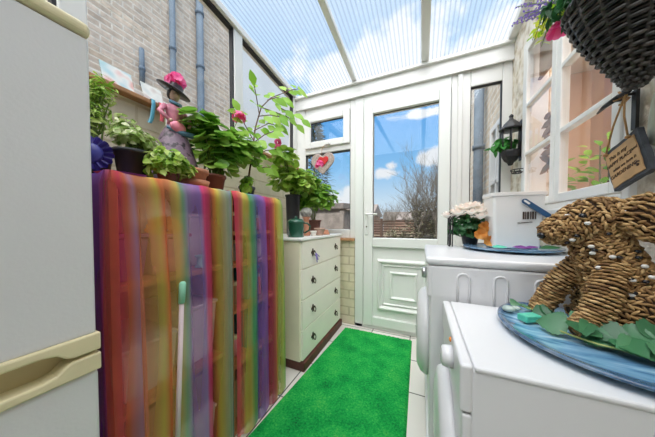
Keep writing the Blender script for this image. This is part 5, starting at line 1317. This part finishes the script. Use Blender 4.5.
# pale grey-green hanging pouch
mb = MB(); c = V((.596,.925,1.30)); n = 12; rings = []
for z, a in [(.075,.006),(.06,.012),(.03,.018),(-.01,.022),(-.05,.020),(-.07,.011),(-.078,.004)]:
    rings.append([c+V((.008*math.cos(2*PI*k/n)*min(1, a/.012), a*math.sin(2*PI*k/n)-.12*z*.4, z)) for k in range(n)])
mb.loft(rings, True); mb.tube([c+V((0,-.004,.07)), c+V((.006,-.005,.10))], .0025, 6)
one(mb, 'hanging_tag', M['clay'], 'pale grey green leaf shaped ornament hanging on the stone beside the sign', 'ornament', tuple(c))

# ------------------------------------------------------------------ lantern planter on the right wall
lx, ly, lz = .552, 1.87, 1.40
t = thing('wall_lantern', 'black half lantern wall planter with trailing green leaves near the corner', 'lantern', (lx, ly, lz))
MB().lathe([(.001,0),(.012,.002),(.020,.02),(.038,.035),(.044,.05),(.050,.056),(.054,.085),(.056,.10),(.05,.10),(.046,.07),(.001,.065)], (lx,ly,lz), 8).build('basin', M['iron'], t, bevel=.002)
for k in range(6):
    a = 2*PI*k/6+.3; MB().tube([(lx+.048*math.cos(a), ly+.048*math.sin(a), lz+.098), (lx+.052*math.cos(a), ly+.052*math.sin(a), lz+.245)], .0045, 6).build('upright', M['iron'], t)
MB().lathe([(.068,.240),(.070,.248),(.055,.262),(.040,.285),(.022,.305),(.014,.312),(.010,.325),(.014,.335),(.008,.345),(.001,.35)], (lx,ly,lz), 8).build('roof', M['iron'], t, bevel=.002)
rr = random.Random(71); fb = MB(); leafball(fb, rr, (lx-.03,ly+.03,lz+.155), .07, 46, .058, .62, 'ovate', .6, .25, .05); leafball(fb, rr, (lx-.06,ly+.10,lz+.15), .06, 16, .06, .55, 'ovate', .6, .25, .04); fb.build('foliage', leafmat('fresh green leaves', (.03,.20,.03), (.08,.38,.06), trans=.3), t)
sb = MB(); stalks(sb, rr, (lx,ly,lz+.07), (lx-.03,ly+.03,lz+.14), .05, 8, .0018); sb.build('stem', M['stem'], t)
B(XR-.006, XR, ly-.025, ly+.025, lz+.03, lz+.30).build('back_plate', M['iron'], t)
mb = MB(); mb.tube([(XR-.004,ly,lz+.06),(lx+.03,ly,lz+.06)], .005, 6); mb.tube([(XR-.004,ly,lz+.27),(lx+.03,ly,lz+.262)], .005, 6); mb.build('arm', M['iron'], t)
# wire holder under it
mb = MB(); hx, hy, hz_ = .570, 1.80, 1.335
for z, r in ((0,.030),(.018,.036)): mb.tube([(hx+r*math.cos(2*PI*k/24), hy+r*math.sin(2*PI*k/24), hz_+z) for k in range(24)], .003, 6, closed=True)
for k in range(8):
    a = 2*PI*k/8; mb.tube([(hx,hy,hz_-.004),(hx+.030*math.cos(a), hy+.030*math.sin(a), hz_),(hx+.036*math.cos(a), hy+.036*math.sin(a), hz_+.018)], .002, 5)
mb.tube([(hx+.034,hy,hz_+.018),(XR,hy,hz_+.03)], .003, 6)
one(mb, 'wire_holder', M['iron'], 'small black wire cup on the wall under the lantern', 'holder', (hx,hy,hz_))

# groups of repeats
GR = {'storage_jar': 'jars on the bookcase shelves', 'storage_box': 'boxes on the bookcase shelves', 'terracotta_pot': 'little pots on the chest', 'potted_geranium': 'potted geraniums along the left wall', 'ribbon': 'ribbons over the sill',
      'drainpipe': 'drainpipes outside', 'picture_card': 'picture cards on the sill', 'loose_leaf': 'loose leaves on the far plate', 'ivy_spray': 'ivy sprays round the straw dog', 'glass_pebble': 'glass pebbles on the near plate', 'bookcase': 'pine bookcases',
      'organza_curtain': 'rainbow organza cloths', 'serving_plate': 'blue swirled plates', 'bare_tree': 'bare garden trees', 'brick_house': 'distant houses', 'garden_bush': 'garden bushes', 'potted_plant': 'small potted plants on the bookcase'}
for o in list(scene.objects):
    if o.parent is None and 'label' in o.keys():
        b = o.name.split('.')[0]
        if b in GR: o['group'] = GR[b]
